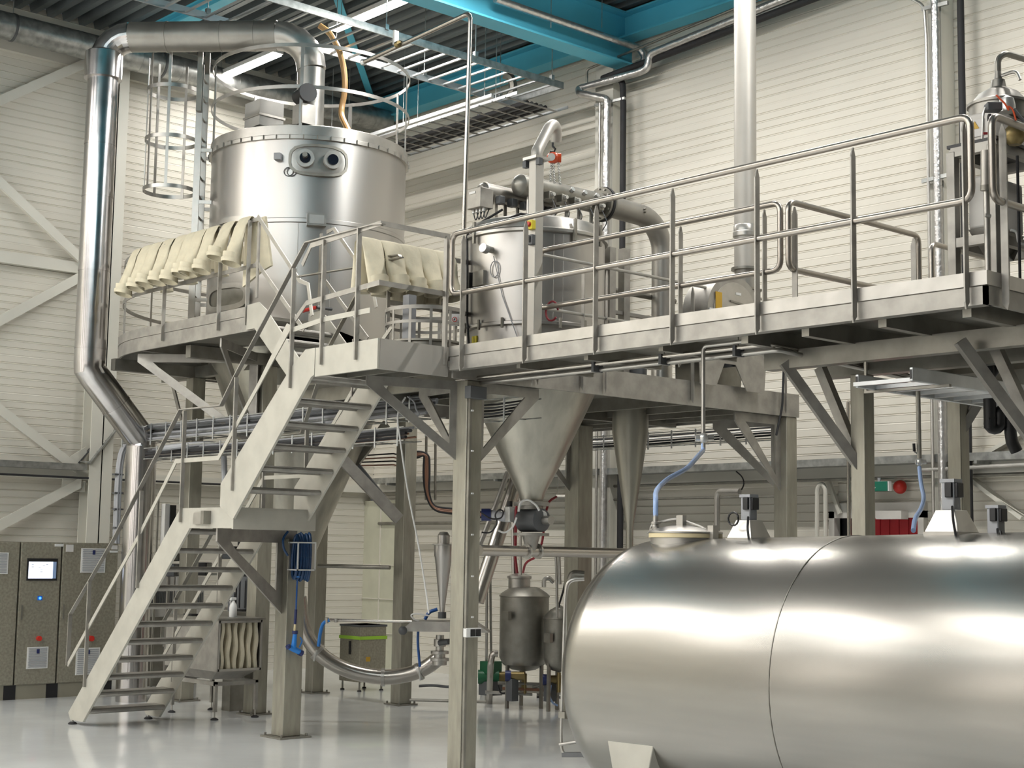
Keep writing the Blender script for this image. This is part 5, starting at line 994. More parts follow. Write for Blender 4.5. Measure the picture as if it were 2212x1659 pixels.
# jacketed vessel and neighbours
def vessel(px, yt, yb_, hw, d, lab, neck=True):
    c_ = dz_(px, (yt+yb_)/2, d); z1, z0 = dz_(px, yt, d).z, dz_(px, yb_, d).z; r_ = hw*d/F; t = thing('process_vessel', lab, 'vessel', (c_.x, c_.y, 0)); x, y = c_.x, c_.y
    MB().lathe((x, y, 0), [(.0, z0-.0), (r_*.5, z0+.03), (r_*.85, z0+.1), (r_, z0+.2), (r_, z1), (r_+.012, z1+.005), (r_+.012, z1+.02), (r_*.92, z1+.06), (r_*.6, z1+.13), (r_*.5, z1+.14)], 44).build('shell', 'steeld', t, smooth=30)
    if neck: MB().lathe((x-.06, y-.05, 0), [(r_*.45, z1+.1), (r_*.45, z1+.25), (r_*.5, z1+.26), (r_*.5, z1+.29), (r_*.2, z1+.33), (0, z1+.34)], 28).build('neck', 'steel', t)
    for k in range(3): a = k*2.1+.4; MB().box(x+r_*.8*math.cos(a)-.02, x+r_*.8*math.cos(a)+.02, y+r_*.8*math.sin(a)-.02, y+r_*.8*math.sin(a)+.02, 0, z0+.15).build('leg', 'steeld', t)
    cz = dz_(px-hw*.72, yt+40, d-r_); MB().box(cz.x-.06, cz.x+.06, cz.y-.02, cz.y+.04, cz.z-.06, cz.z+.06).build('nameplate', 'steeld', t)
    MB().tube([(x, y, z0), (x, y, .25)], .03, 10).build('outlet', 'brass', t)
    return t, x, y, z0, z1, r_
t, x, y, z0, z1, r_ = vessel(1132, 1290, 1450, 53, 21.0, 'round grey vessel with necked lid standing between the nearest column and the big tank')
MB().tube([(x-.05, y-.1, z1+.3), (x-.1, y-.1, z1+.55), (x-.1, y-.1, 3.0)], .022, 8).build('riser', 'redhose', t); MB().tube([(x+.02, y-.1, z1+.3), (x-.02, y-.1, 3.3)], .02, 8).build('riser', 'steel', t); MB().tube([(x-.12, y-.1, z1+.3), (x-.18, y-.1, 3.1)], .03, 8).build('riser', 'steel', t)
t, x, y, z0, z1, r_ = vessel(1208, 1338, 1452, 34, 20.6, 'lower grey vessel half hidden behind the domed end of the big tank', False)
MB().lathe((x, y, 0), [(r_*.6, z1+.1), (r_*.5, z1+.14), (0, z1+.2)], 24).build('lid', 'steeld', t)
def pipe(name, lab, pts, r_, m_, fil=.1, cat='pipe'): return MB().tube(pts, r_, 10, fil=fil).build(name, m_, label=lab, cat=cat)
pipe('bent_tube', 'bent polished tube standing on the floor left of the round grey vessel', [dz_(1076, 1412, 20.8), dz_(1064, 1412, 20.8), dz_(1060, 1432, 20.8), at(1057, 1517, 2, .02)], .045, 'pipe', .15)
pipe('bent_tube', 'hooked steel pipe end above the lower vessel right of the round grey vessel', [dz_(1175, 1268, 20.6), dz_(1175, 1252, 20.6), dz_(1185, 1247, 20.6), dz_(1196, 1258, 20.6)], .03, 'steel')
pipe('bent_tube', 'white bent handrail tube behind the domed end of the big tank', [dz_(1262, 1251, 15), dz_(1228, 1253, 15), dz_(1221, 1285, 15), dz_(1220, 1400, 15)], .018, 'silver', .15)
pipe('bent_tube', 'two bend steel pipe stub right of the bent handrail tube', [dz_(1262, 1240, 19), dz_(1236, 1238, 19), dz_(1231, 1252, 19)], .045, 'steeld', .1)
pipe('drop_pipe', 'thin brownish drop pipe with valve right of the long inclined pipe', [dz_(1052, 1240, 21.5), at(1050, 1515, 2, .02)], .02, 'steel'); pipe('drop_pipe', 'thin reddish drop line left of the round grey vessel', [dz_(1059, 1250, 21.5), at(1062, 1505, 2, .02)], .018, 'steeld')
pipe('drop_pipe', 'twin thin drop pipe ending above the lower vessel, nearer the round vessel', [dz_(1201, 1198, 20.4), dz_(1203, 1262, 20.4), dz_(1204, 1335, 20.4)], .02, 'steel'); pipe('drop_pipe', 'twin thin drop pipe ending above the lower vessel, nearer the big tank', [dz_(1208, 1198, 20.4), dz_(1210, 1262, 20.4)], .02, 'steel')
pipe('hanging_hose', 'dark hose hanging with orange joint between the vessels and the wall', [dz_(1224, 1145, 20.6), dz_(1222, 1260, 20.6), dz_(1205, 1315, 20.6)], .014, 'rubber', .3, 'hose'); MB().tube([dz_(1225, 1140, 20.5), dz_(1224, 1152, 20.5)], .03, 8).build('hose_joint', 'orange', label='small orange hose joint left of the wall pipe bend', cat='coupling')
pipe('red_hose', 'dark red hose hanging from the wall filter down past the level pipe', [dz_(1202, 1073, 17.5), dz_(1186, 1082, 17.4), dz_(1178, 1110, 17.2), dz_(1172, 1170, 17.2), dz_(1160, 1203, 17.2), dz_(1135, 1214, 17.4), dz_(1130, 1236, 17.6)], .014, 'redhose', .25, 'hose')
p = dz_(1222, 1075, 23.0); t = thing('air_filter_unit', 'small dark filter unit held on rods below the wall tray right of the wide cone', 'filter', p); MB().tube([p-RT*.15, p+RT*.15], .055, 12).build('body', 'steeld', t)
for s in (-.12, .0, .18): MB().tube([p+RT*s, V((p.x+RT.x*s, p.y+RT.y*s, 3.36))], .006, 5).build('rod', 'steeld', t)
# skid of pumps
t = thing('pump_skid', 'low steel skid with green motor pump, black motor and tangled pipes under the grey vessels', 'pump skid', at(1130, 1505, 2, 0))
s0, s1 = at(1040, 1500, 2, 0), at(1225, 1512, 2, 0)
for o in (0, .5): MB().bar(s0+D2*o+V((0, 0, .1)), s1+D2*o+V((0, 0, .1)), .05, .06).build('skid_rail', 'steeld', t)
for k in range(4): p = s0+(s1-s0)*(k/3); MB().bar(p+V((0, 0, .1)), p+D2*.5+V((0, 0, .1)), .05, .05).build('skid_rail', 'steeld', t); MB().cyl(p, p+V((0, 0, .1)), .02, 8).build('foot', 'rubber', t)
g = dz_(1060, 1462, 21.4); MB().tube([g-RT*.18, g+RT*.12], .10, 14).build('green_motor', 'gmotor', t); MB().box(g.x-.1, g.x+.1, g.y-.12, g.y+.12, g.z+.05, g.z+.22).build('motor_box', 'gmotor', t); MB().tube([g+RT*.12, g+RT*.24], .075, 14).build('pump_head', 'brass', t); MB().box(g.x-.12, g.x+.12, g.y-.12, g.y+.12, .12, g.z-.06).build('pump_base', 'dkgrey', t)
for px, py in ((1107, 1460), (1188, 1468)): g = dz_(px, py, 20.6); MB().tube([g-RT*.1, g-RT*.02], .075, 14).build('motor_cap', 'navy', t); MB().tube([g-RT*.02, g+RT*.16], .06, 14).build('motor', 'brass', t); MB().box(g.x-.06, g.x+.06, g.y-.06, g.y+.06, .12, g.z-.04).build('pump_base', 'dkgrey', t)
for i, (a, b) in enumerate((((1075, 1475), (1220, 1480)), ((1085, 1487), (1215, 1492)), ((1048, 1495), (1150, 1500)), ((1135, 1455), (1134, 1500)), ((1150, 1485), (1215, 1470)), ((1160, 1500), (1225, 1508)))): MB().tube([dz_(*a, 20.9), dz_(*b, 20.9)], .022, 8).build('skid_pipe', ('steeld', 'copper', 'steel', 'brass', 'steeld', 'steel')[i], t)
cable(t, [(1075, 1480), (1082, 1500), (1098, 1495), (1100, 1478)], 20.8, .012, 'black', 'black_cable'); cable(t, [(1190, 1480), (1186, 1505), (1195, 1520), (1205, 1524)], 20.5, .014, 'lblue', 'pale_hose')
cable(None, [(905, 1482), (935, 1480), (965, 1484), (1000, 1484)], 21.5, .02, 'dkgrey', 'floor_cable', .1, label='dark cable running low behind the nearest column right of the tank leg', cat='cable')
pipe('floor_pipe', 'thin low pipe on small feet running behind the nearest column', [at(885, 1512, 2, .08), at(1050, 1516, 2, .08)], .02, 'steeld')
# rod of red handled tool by the small stair
t = thing('stop_valve', 'flat lever tool with red handle lying on the rail by the short stair', 'tool', dz_(690, 668, 17.6))
MB().tube([dz_(653, 672, 17.4), dz_(683, 664, 17.4)], .022, 8).build('handle', 'red', t, label='red handle'); MB().tube([dz_(684, 664, 17.4), dz_(716, 668, 17.6)], .02, 6).build('jaw', 'dkgrey', t)
p = dz_(685, 690, 17.5); MB().bar(V((p.x, p.y, 4.95)), dz_(690, 668, 17.5), .04, .04, (1, 0, 0)).build('tool_stand', 'steel', t)
# round guard tub
c_ = dz_(918, 700, 15.9); c_.z = 0
t = thing('guard_tub', 'low round steel tub with ring guard under the right row of filter bags', 'tub', (c_.x, c_.y, DZ))
zt_ = at(915, 663, 1, c_.y).z
MB().lathe(c_, [(.40, DZ), (.40, DZ+.24), (.42, DZ+.25), (.42, DZ+.27), (.0, DZ+.28)], 40).build('tub', 'steeld', t); MB().ringbar(c_+V((0, 0, DZ+.60)), .42, .012, .04, 40).build('guard_ring', 'steelp', t); MB().ringbar(c_+V((0, 0, DZ+.45)), .42, .012, .03, 40).build('guard_ring', 'steelp', t)
for k in range(12): a = 2*math.pi*k/12; p = V((c_.x+.42*math.cos(a), c_.y+.42*math.sin(a), 0)); MB().bar(p+V((0, 0, DZ+.2)), p+V((0, 0, DZ+.6)), .03, .008, (math.cos(a), math.sin(a), 0)).build('guard_bar', 'steelp', t)
q0 = dz_(884, 690, 15.7); MB().box(q0.x-.05, q0.x+.05, q0.y-.05, q0.y+.05, DZ, DZ+.75).build('fuse_panel', 'grey', label='slim grey electrical panel beside the round guard tub', cat='panel')
t = thing('warning_sign', 'white sign with red prohibition ring beside the lidded vessel', 'sign', dz_(985, 690, 15.8)); a, b = dz_(977, 703, 15.8), dz_(992, 678, 15.8)
MB().bar(dz_(984, 704, 15.8), dz_(984, 678, 15.8), .09, .006, FW).build('plate', 'white', t); c2 = dz_(982, 690, 15.76); q = MB(); P_ = [c2+RT*.024*math.cos(k*.35)+UP*.024*math.sin(k*.35) for k in range(19)]; q.tube(P_, .004, 5).build('red_ring', 'red', t); MB().tube([c2-RT*.008-UP*.01, c2+RT*.006+UP*.012], .006, 5).build('hand_mark', 'black', t)
MB().bar(V((c2.x, c2.y, DZ)), dz_(984, 700, 15.82), .03, .03, (1, 0, 0)).build('sign_post', 'steel', t)
# ================================================================ overhead services
def tubec(name, lab, pts, r_, m_, fil=.1, cat='pipe', parent=None, n=10): return MB().tube(pts, r_, n, fil=fil).build(name, m_, parent, label=lab, cat=cat if parent is None else None)
t = thing('spiral_duct', 'wide spiral galvanised duct running under the roof along the left wall', 'duct', (-22.4, 12, 10))
MB().tube([(-22.35, 5, 10.22), (-22.35, 16.7, 10.22)], .215, 32).build('duct', 'galv', t)
y = 5.2
while y < 16.6: MB().tube([(-22.35, y, 10.22), (-22.35, y+.012, 10.22)], .219, 32).build('spiral_seam', 'galv', t); y += .37
for y in (9.3, 11.9, 14.6): MB().tube([(-22.35, y, 10.22), (-22.35, y+.04, 10.22)], .225, 32).build('hanging_band', 'dkgrey', t); MB().cyl((-22.35, y+.02, 10.44), (-22.35, y+.02, ZC), .008, 5).build('hanger_rod', 'galv', t)
# big cable ladder
t = thing('cable_ladder', 'wide galvanised cable ladder hung from the roof, running from top left toward the long wall', 'cable ladder', (-17.6, 12, 9.55))
for x in (-16.95, -18.2): MB().box(x-.012, x+.012, 9.0, 16.15, 9.53, 9.64).build('side_rail', 'galv' if x > -17 else 'alu', t)
y = 9.1
while y < 16.1: MB().box(-18.19, -16.96, y, y+.035, 9.55, 9.575).build('rung', 'alu', t); y += .31
MB().box(-18.2, -16.94, 16.12, 16.15, 9.53, 9.64).build('end_rail', 'galv', t)
for x in (-16.95, -18.2):
    for y in (10.4, 12.6, 14.3, 15.9): MB().cyl((x, y, 9.6), (x, y, ZC), .008, 5).build('hanger_rod', 'galv', t); MB().box(x-.03, x+.03, y-.03, y+.03, 9.62, 9.7).build('hanger_clamp', 'galv', t)
# lower basket tray by the long wall
t = thing('cable_basket', 'shallow cable basket with dark cables hung below the teal eaves beam', 'cable tray', (-19, 15.9, 9.2))
a = at(760, 285, 1, 15.6).x; zB = 9.25
xa_, xb_ = at(840, 300, 2, zB).x, -17.0
for y in (15.2, 16.3): MB().box(-22.5, -17.0, y, y+.015, zB, zB+.05).build('side_rail', 'alu', t)
x = -22.4
while x < -17: MB().box(x, x+.03, 15.2, 16.3, zB, zB+.02).build('cross_bar', 'steelp', t); x += .32
for k in range(5): MB().tube([(-22.4, 15.7+k*.1, zB+.04), (-17.3, 15.7+k*.1, zB+.04)], .04, 8).build('cable', 'dkgrey' if k % 2 else 'rubber', t)
for x in (-21.5, -19.5, -17.5): MB().cyl((x, 15.2, zB), (x, 15.2, ZC), .007, 5).build('hanger_rod', 'galv', t)
t = thing('mounting_rail', 'straight aluminium mounting rail below the roof right behind the tall tank lid', 'rail', (-19.7, 15.05, zB)); MB().box(-22.0, -17.4, 15.02, 15.08, zB+.0, zB+.06).build('rail', 'alu', t)
for x in (-21.8, -19.7, -17.6): MB().cyl((x, 15.05, zB+.06), (x, 15.05, ZC), .008, 5).build('hanger_rod', 'galv', t)
cable(None, [(1088, 160), (1103, 165), (1110, 185), (1105, 205), (1090, 220)], 25.2, .075, 'steeld', 'cable_bend', .4, label='thick grey cable loop dropping from the ladder into the basket', cat='cable')
# round pipe with drop (thin stainless line beside the walkway end)
z9 = at(1009, 30, 1, 9.45).z
t = thing('vertical_line', 'thin tall polished line rising from the walkway end and bending left under the roof', 'pipe', (-11.27, 9.45, 5.2))
far = at(655, 98, 2, z9); MB().tube([at(1002, 500, 1, 9.45), (-11.29, 9.45, z9), V((far.x, 9.6, z9))], .024, 12, fil=.10).build('tube', 'pipe', t); MB().sph((far.x, 9.6, z9), .04, 10).build('end_cap', 'silver', t)
MB().tube([(-12.6, 9.51, z9), (-12.55, 9.51, z9)], .035, 12).build('union', 'brass', t); MB().box(-12.63, -12.6, 9.48, 9.54, z9, z9+.16).build('pipe_clip', 'galv', t)
# other ceiling pipes and rods
t = thing('foil_pipe', 'foil wrapped pipe slung below the big teal girder', 'pipe', (-15.9, 13, 9.9))
MB().tube([at(1070, -2, 0, -15.95), at(1380, 104, 0, -15.95), at(1392, 120, 0, -15.9), at(1388, 150, 0, -15.9)], .055, 12, fil=.05).build('pipe', 'foil', t)
for px in (1190, 1300): p = at(px, 60, 0, -15.95); MB().cyl((p.x, p.y, p.z), (p.x, p.y, ZC), .006, 5).build('hanger_rod', 'galv', t)
yw = 16.62
def W(x, y, yy=yw): return at(x, y, 1, yy)
t = thing('foil_pipe', 'foil wrapped pipe along the top of the long wall with a step beside the girder', 'pipe', W(1500, 90))
MB().tube([W(1900, -86), W(1420, 110), W(1404, 118), W(1398, 148), W(1380, 156), W(1250, 192), W(1252, 202, 16.5), W(1312, 214, 16.6), V((W(1311, 215).x, 16.62, 9.0)), (W(1311, 215).x+.0, 16.62, .05)], .062, 14, fil=.07).build('pipe', 'foil', t)
t = thing('black_drain', 'black insulated drain pipe along the long wall top, then down beside the cream column', 'pipe', W(1345, 180))
p = W(1345, 180, 16.7); MB().tube([W(1900, -58, 16.68), W(1302, 170, 16.68)], .055, 12).build('pipe', 'rubber', t); MB().tube([W(1322, 168, 16.72), W(1345, 172, 16.72), (p.x, 16.72, 9.2), (p.x, 16.72, .02)], .05, 12, fil=.12).build('pipe', 'rubber', t)
tubec('thin_pipe', 'thin brownish pipe running just above the foil wrapped pipe on the long wall', [W(1900, -110), W(1268, 150), W(1268, 185)], .02, 'steeld', .06)
tubec('thin_pipe', 'thin polished pipe dropping left of the foil wrapped riser at the girder end', [W(1296, 222), V((W(1296, 222).x, yw, .02))], .022, 'steel')
t = thing('pipe_bracket', 'galvanised bracket rail holding the risers near the girder end', 'bracket', W(1300, 222)); MB().bar(W(1285, 228), W(1350, 212, 16.7), .04, .04).build('rail', 'galv', t)
t = thing('foil_riser', 'foil wrapped riser pipe on the long wall beside the right cream column', 'pipe', (-10.55, 16.6, 0)); xx = W(2026, 400).x; MB().tube([(xx, yw, ZC-.1), (xx, yw, .02)], .055, 14).build('pipe', 'foil', t)
tubec('thin_pipe', 'thin polished riser left of the foil wrapped riser near the right column', [W(1970, -2), W(1996, 12), V((W(2001, 100).x, yw, 8.9)), V((W(2001, 100).x, yw, .02))], .022, 'steel', .1)
xx = W(2080, 300, 16.72).x; MB().tube([(xx, 16.72, ZC-.1), (xx, 16.72, .02)], .045, 12).build('black_riser', 'rubber', label='black vertical pipe right of the right cream column', cat='pipe')
for i, y in enumerate((384, 12)): p = W(1995, y+8); MB().bar(W(1992, y+8), W(2048, y-6), .04, .05).build('pipe_bracket', 'galv', label=('galvanised bracket rail across the foil riser above the walkway rails', 'galvanised bracket rail across the foil riser at the top edge of the picture')[i], cat='bracket')
tubec('thin_pipe', 'brownish pipe rising behind the slim column with the aluminium ladder', [V((W(1985, 700).x, yw, 5.3)), V((W(1985, 700).x, yw, 3.1))], .03, 'steeld') if 0 else None
# wall trays along the walls at z 3.4
t = thing('wall_tray', 'grey cable tray running along the long wall behind the platforms', 'cable tray', (-15, 16.7, 3.35)); MB().box(-22.6, X1, 16.65, 16.67, 3.36, 3.46).build('side_rail', 'galv', t); MB().box(-22.6, X1, 16.67, 16.95, 3.36, 3.38).build('tray_bed', 'galv', t)
for x in range(-22, 12, 3): MB().box(x, x+.04, 16.6, 16.98, 3.32, 3.36).build('console', 'galv', t)
for i, (z, r_, m_) in enumerate(((3.19, .022, 'steeld'), (2.98, .018, 'steeld'), (2.63, .03, 'steeld'))): tubec('wall_pipe', ('upper thin brown pipe along the long wall just below the cable tray', 'middle thin brown pipe along the long wall below the tray', 'lowest dark pipe with clamps along the long wall behind the wide cone')[i], [(-22.5, 16.85, z), ((X1, 16.85, z) if i == 0 else (-13.2, 16.85, z) if i == 1 else (-16.9, 16.85, z))], r_, m_)
tubec('wall_pipe', 'insulated pipe bending down from the wall behind the round manhole lid', [W(1598, 1062, 16.5), W(1552, 1062, 16.5), W(1549, 1075, 16.5), V((W(1549, 1075, 16.5).x, 16.5, .02))], .045, 'steel', .1)
cable(None, [(1590, 1018), (1604, 1030), (1608, 1045), (1602, 1058), (1596, 1062)], 21.5, .01, 'rubber', 'thin_cable', .1, label='thin dark cable loop below the wall tray behind the left mixer', cat='cable')
tubec('arch_pipe', 'narrow upturned pipe arch low on the long wall right of the column with bracket plate', [V((W(1762, 1160, 16.8).x, 16.8, .05)), W(1765, 1055, 16.8), W(1775, 1042, 16.8), W(1783, 1055, 16.8), V((W(1782, 1160, 16.8).x, 16.8, .05))], .03, 'creampost', .12)
t = thing('wall_tray', 'grey cable tray on the left wall with a sloping piece climbing behind the bright duct', 'cable tray', (-22.6, 9, 3.35))
ya, yb_ = 2.0, at(188, 1004, 0, -22.55).y; MB().box(-22.56, -22.54, ya, yb_, 3.34, 3.44).build('side_rail', 'galv', t); MB().box(-22.8, -22.56, ya, yb_, 3.34, 3.36).build('tray_bed', 'galv', t)
p1, p2 = at(192, 1002, 0, -22.55), at(252, 926, 0, -22.55); MB().bar(p1, p2, .02, .10, (1, 0, 0)).build('sloping_rail', 'galv', t); p3, p4 = at(168, 1000, 0, -22.8), at(232, 928, 0, -22.8); MB().bar(p3, p4, .02, .08, (1, 0, 0)).build('sloping_rail', 'dkgrey', t)
for k in range(4): u = k/3*.9+.05; MB().bar(p1+(p2-p1)*u, p3+(p4-p3)*u, .03, .02).build('cross_bar', 'galv', t)
tubec('wall_pipe', 'thin reddish brown pipe along the left wall below the cable tray', [(-22.6, 2, 3.22), (-22.6, 15.5, 3.22)], .018, 'rubber')
# mesh trays beneath the platforms along X
def basket(name, lab, x0, x1, y, z0, h, wd, cabs_, grp=None):
    t = thing(name, lab, 'cable tray', (x0, y, z0), grp)
    for yy in (y, y+wd):
        for z in (z0, z0+h): MB().bar((x0, yy, z), (x1, yy, z), .012, .012).build('wire', 'galv', t)
    x = x0
    while x < x1: MB().box(x, x+.022, y-.01, y, z0-.06, z0+h+.02).build('cross_bar', 'alu', t); MB().box(x, x+.02, y, y+wd, z0-.01, z0+.005).build('cross_bar', 'galv', t); x += .42
    for k, (m_, r_) in enumerate(cabs_): zz_ = z0+.03+(k*.037) % (h*.95); MB().tube([(x0, y+.03+.035*(k % 5), zz_), ((x0+x1)/2, y+.035+.035*(k % 5), zz_-.012), (x1, y+.03+.035*(k % 5), zz_+.01)], r_, 6).build('cable', m_, t)
    return t
basket('mesh_tray', 'upper wire mesh tray packed with grey cables crossing behind the stair', -19.9, -12.9, 10.25, 3.62, .22, .3, [('grey', .022), ('galv', .02), ('grey', .02), ('dkgrey', .016), ('grey', .024), ('grey', .02), ('galv', .02), ('dkgrey', .02), ('grey', .02), ('grey', .018), ('dkgrey', .018), ('grey', .02)])
basket('mesh_tray', 'lower wire mesh tray with dark and copper cables crossing behind the stair', -19.2, -13.2, 10.2, 3.36, .15, .25, [('rubber', .02), ('copper', .012), ('dkgrey', .02), ('grey', .016), ('copper', .012), ('rubber', .02), ('dkgrey', .016)])
basket('mesh_tray', 'wire cable tray behind the hanging cones with dark cables against the wall', -15.9, -11.7, 14.8, 3.6, .16, .25, [('rubber', .014), ('dkgrey', .014), ('white', .014), ('rubber', .012)])
basket('mesh_tray', 'short wire tray of loose cables just behind the nearest column bracket', -12.6, -11.5, 10.4, 3.55, .2, .3, [('rubber', .012), ('dkgrey', .012), ('black', .012), ('dkgrey', .01), ('rubber', .01)])
tubec('cable_duct', 'thick grey corrugated conduit bending down under the mesh trays left of the stair', [dz_(352, 968, 20.5), dz_(400, 962, 20.3), dz_(450, 958, 20.2), dz_(475, 962, 20.1), dz_(484, 985, 20.1), dz_(486, 1060, 20.1)], .04, 'grey', .2, 'conduit')
t = thing('copper_cables', 'bundle of copper coloured cables in an S bend left of the nearest tall column', 'cables', dz_(935, 1000, 21.5))
for k in range(4): o = RT*(k*.03); MB().tube([dz_(872, 982, 21.6)+V((0, 0, -.03*k)), dz_(905, 974, 21.6)+V((0, 0, -.03*k)), dz_(927-k*2, 982, 21.6)-o*.3, dz_(928, 1020, 21.6)-o*1.0, dz_(926, 1065, 21.6)-o*.6, dz_(935, 1095, 21.6)+V((0, 0, -.02*k)), dz_(1040, 1106, 21.6)+V((0, 0, -.025*k))], .017, 7, fil=.22).build('cable', 'copper' if k % 3 else 'rubber', t)
for px in (921, 941): MB().bar(dz_(px, 940, 21.8), dz_(px-1, 1080, 21.8), .03, .02, (1, 0, 0)).build('rack_post', 'steeld', t)
MB().bar(dz_(918, 941, 21.8), dz_(943, 941, 21.8), .03, .03).build('rack_bar', 'galv', t)
for k in range(4): MB().tube([dz_(770, 985+k*7, 21.8), dz_(850, 980+k*8, 21.8), dz_(866, 984+k*8, 21.8)], .012, 6).build('cable', 'copper' if k % 2 else 'rubber', t)
# pipes under the walkway
P1 = [at(975, 812, 1, 9.62), at(1240, 772, 1, 9.62)]; z_ = 3.86
t = thing('service_pipes', 'pair of thin polished pipes hung under the walkway and turning right at the slim column', 'pipe', (-9.5, 9.6, 3.8))
xe = at(1660, 738, 1, 9.62).x
for k, (dz__, m_) in enumerate(((0, 'pipe'), (-.045, 'steel'))): MB().tube([(-11.6, 9.62+k*.06, z_+dz__), (xe+k*.05, 9.62+k*.06, z_+dz__), (xe+.15+k*.05, 11.2, z_+dz__-.1), (xe+.35, 13.2, z_+dz__-.25)], .020, 10, fil=.06).build('pipe', m_, t)
for px in (1285, 1590, 1430): x = at(px, 770, 1, 9.62).x; MB().cyl((x, 9.65, z_), (x, 9.65, 3.98), .006, 5).build('hanger_rod', 'galv', t); MB().box(x-.015, x+.015, 9.59, 9.71, z_-.07, z_+.02).build('pipe_clip', 'dkgrey', t)
for k in range(2): MB().tube([(-7.0, 12.9+k*.08, 3.6), (-5.6, 12.9+k*.08, 3.6)], .02, 8).build('pipe', 'steel', t)
t = thing('supply_pipe', 'slim pale pipe dropping from under the walkway to a white coupling above the blue hose', 'pipe', he)
q0 = at(1519, 748, 1, 9.6); MB().tube([V((xe, 9.6, q0.z-.0)), V((q0.x, 9.6, q0.z)), V((he.x, 9.6, he.z+.06))], .018, 10, fil=.05).build('pipe', 'steel', t)
hc_ = at(1520, 946, 1, 9.6); MB().sph(hc_, .045, 14).build('coupling', 'silver', t); MB().tube([hc_-RT*.07, hc_-RT*.02], .03, 12).build('coupling_knob', 'silver', t); MB().tube([hc_+RT*.02, hc_+RT*.085], .024, 10).build('coupling_tail', 'steel', t); MB().tube([hc_-V((0, 0, .03)), hc_-V((0, 0, .1))], .016, 10).build('hose_tail', 'steel', t)
tubec('black_cable', 'black cable hanging from the fan down to the bracket plate at the platform corner', [at(1694, 765, 0, -11.2), at(1690, 880, 0, -11.2), at(1682, 915, 0, -11.2), at(1677, 940, 0, -11.2)], .014, 'rubber', .1, 'cable')
# second drop with hose on the right
t = thing('supply_pipe', 'second slim drop pipe with lever valve and pale hose above the right mixer', 'pipe', dz_(1985, 990, 12.0))
d2 = 11.6; MB().tube([dz_(1983, 845, d2), dz_(1986, 990, d2)], .018, 10).build('pipe', 'steeld', t); hc_ = dz_(1986, 998, d2); MB().sph(hc_, .03, 12).build('coupling', 'silver', t); MB().tube([hc_-RT*.03, hc_+RT*.05], .02, 10).build('coupling_knob', 'silver', t); MB().tube([dz_(1974, 958, d2), dz_(1975, 975, d2)], .012, 8).build('lever', 'black', t)
MB().tube([dz_(1975, 975, d2), dz_(1984, 982, d2)], .006, 6).build('lever_arm', 'steel', t)
MB().tube([dz_(1986, 1010, d2), dz_(1990, 1050, 11.2), dz_(1997, 1075, 10.8), dz_(1990, 1100, 10.4), dz_(1976, 1120, 10.0), dz_(1973, 1146, 9.7)], .016, 10, fil=.25).build('hose', 'lblue', t)
# aluminium ladder
t = thing('aluminium_ladder', 'aluminium ladder lying level in the air under the right part of the walkway', 'ladder', (-6.4, 11, 3.45))
a0, a1 = at(1851, 823, 2, 3.5), at(2212, 880, 2, 3.5); b0, b1 = at(1968, 808, 2, 3.5), at(2212, 845, 2, 3.5)
for s, (p, q_) in enumerate(((a0, a1), (b0, b1))):
    d = V((q_.x-p.x, q_.y-p.y, 0)).normalized(); e_ = V((p.x, p.y, 3.5))+d*3.6; MB().bar(V((p.x, p.y, 3.5)), e_, .03, .105).build('stile', 'alu', t, bev=.006); MB().bar(V((p.x, p.y, 3.5))-d*.004, V((p.x, p.y, 3.5))+d*.006, .018, .07).build('stile_mouth', 'black', t)
for k in range(9): y = 9.62+.28*k+.0; p_ = V((a0.x+.0, y, 3.47)); q_ = V((b0.x+.0, y, 3.47)); MB().bar(p_, q_, .03, .03).build('rung', 'alu', t)
for y in (9.9, 12.0): MB().bar((a0.x-.1, y, 3.44), (b0.x+.1, y, 3.44), .03, .02).build('support_bar', 'steeld', t); MB().bar((a0.x-.09, y, 3.43), (a0.x-.09, y, 3.68), .02, .02, (1, 0, 0)).build('support_strap', 'steeld', t)
# black trap
t = thing('drain_trap', 'black plastic drain with S shaped trap hanging under the right part of the walkway', 'drain', dz_(2150, 900, 12.5)); D = 12.3
MB().tube([dz_(2133, 728, D), dz_(2136, 800, D), dz_(2139, 915, D), dz_(2139, 925, D)], .052, 14).build('pipe', 'black', t)
MB().tube([dz_(2139, 905, D)]+[dz_(2149-11*math.cos(a), 915+11*math.sin(a), D) for a in [0, .5, 1, 1.57, 2.1, 2.6, 3.1]]+[dz_(2160+0, 900, D)]+[dz_(2170-11*math.cos(a), 896-11*math.sin(a), D) for a in [.3, .8, 1.57, 2.2, 2.8]]+[dz_(2183, 935, D), dz_(2186, 955, D), dz_(2196, 975, D)], .050, 14).build('trap', 'black', t, smooth=60)
MB().tube([dz_(2132, 905, D), dz_(2146, 905, D)], .05, 12).build('trap_nut', 'black', t); MB().tube([dz_(2135, 820, D), dz_(2165, 778, D)], .038, 12).build('branch', 'black', t); MB().tube([dz_(2135, 818, D), dz_(2098, 775, D)], .03, 12).build('branch', 'black', t)
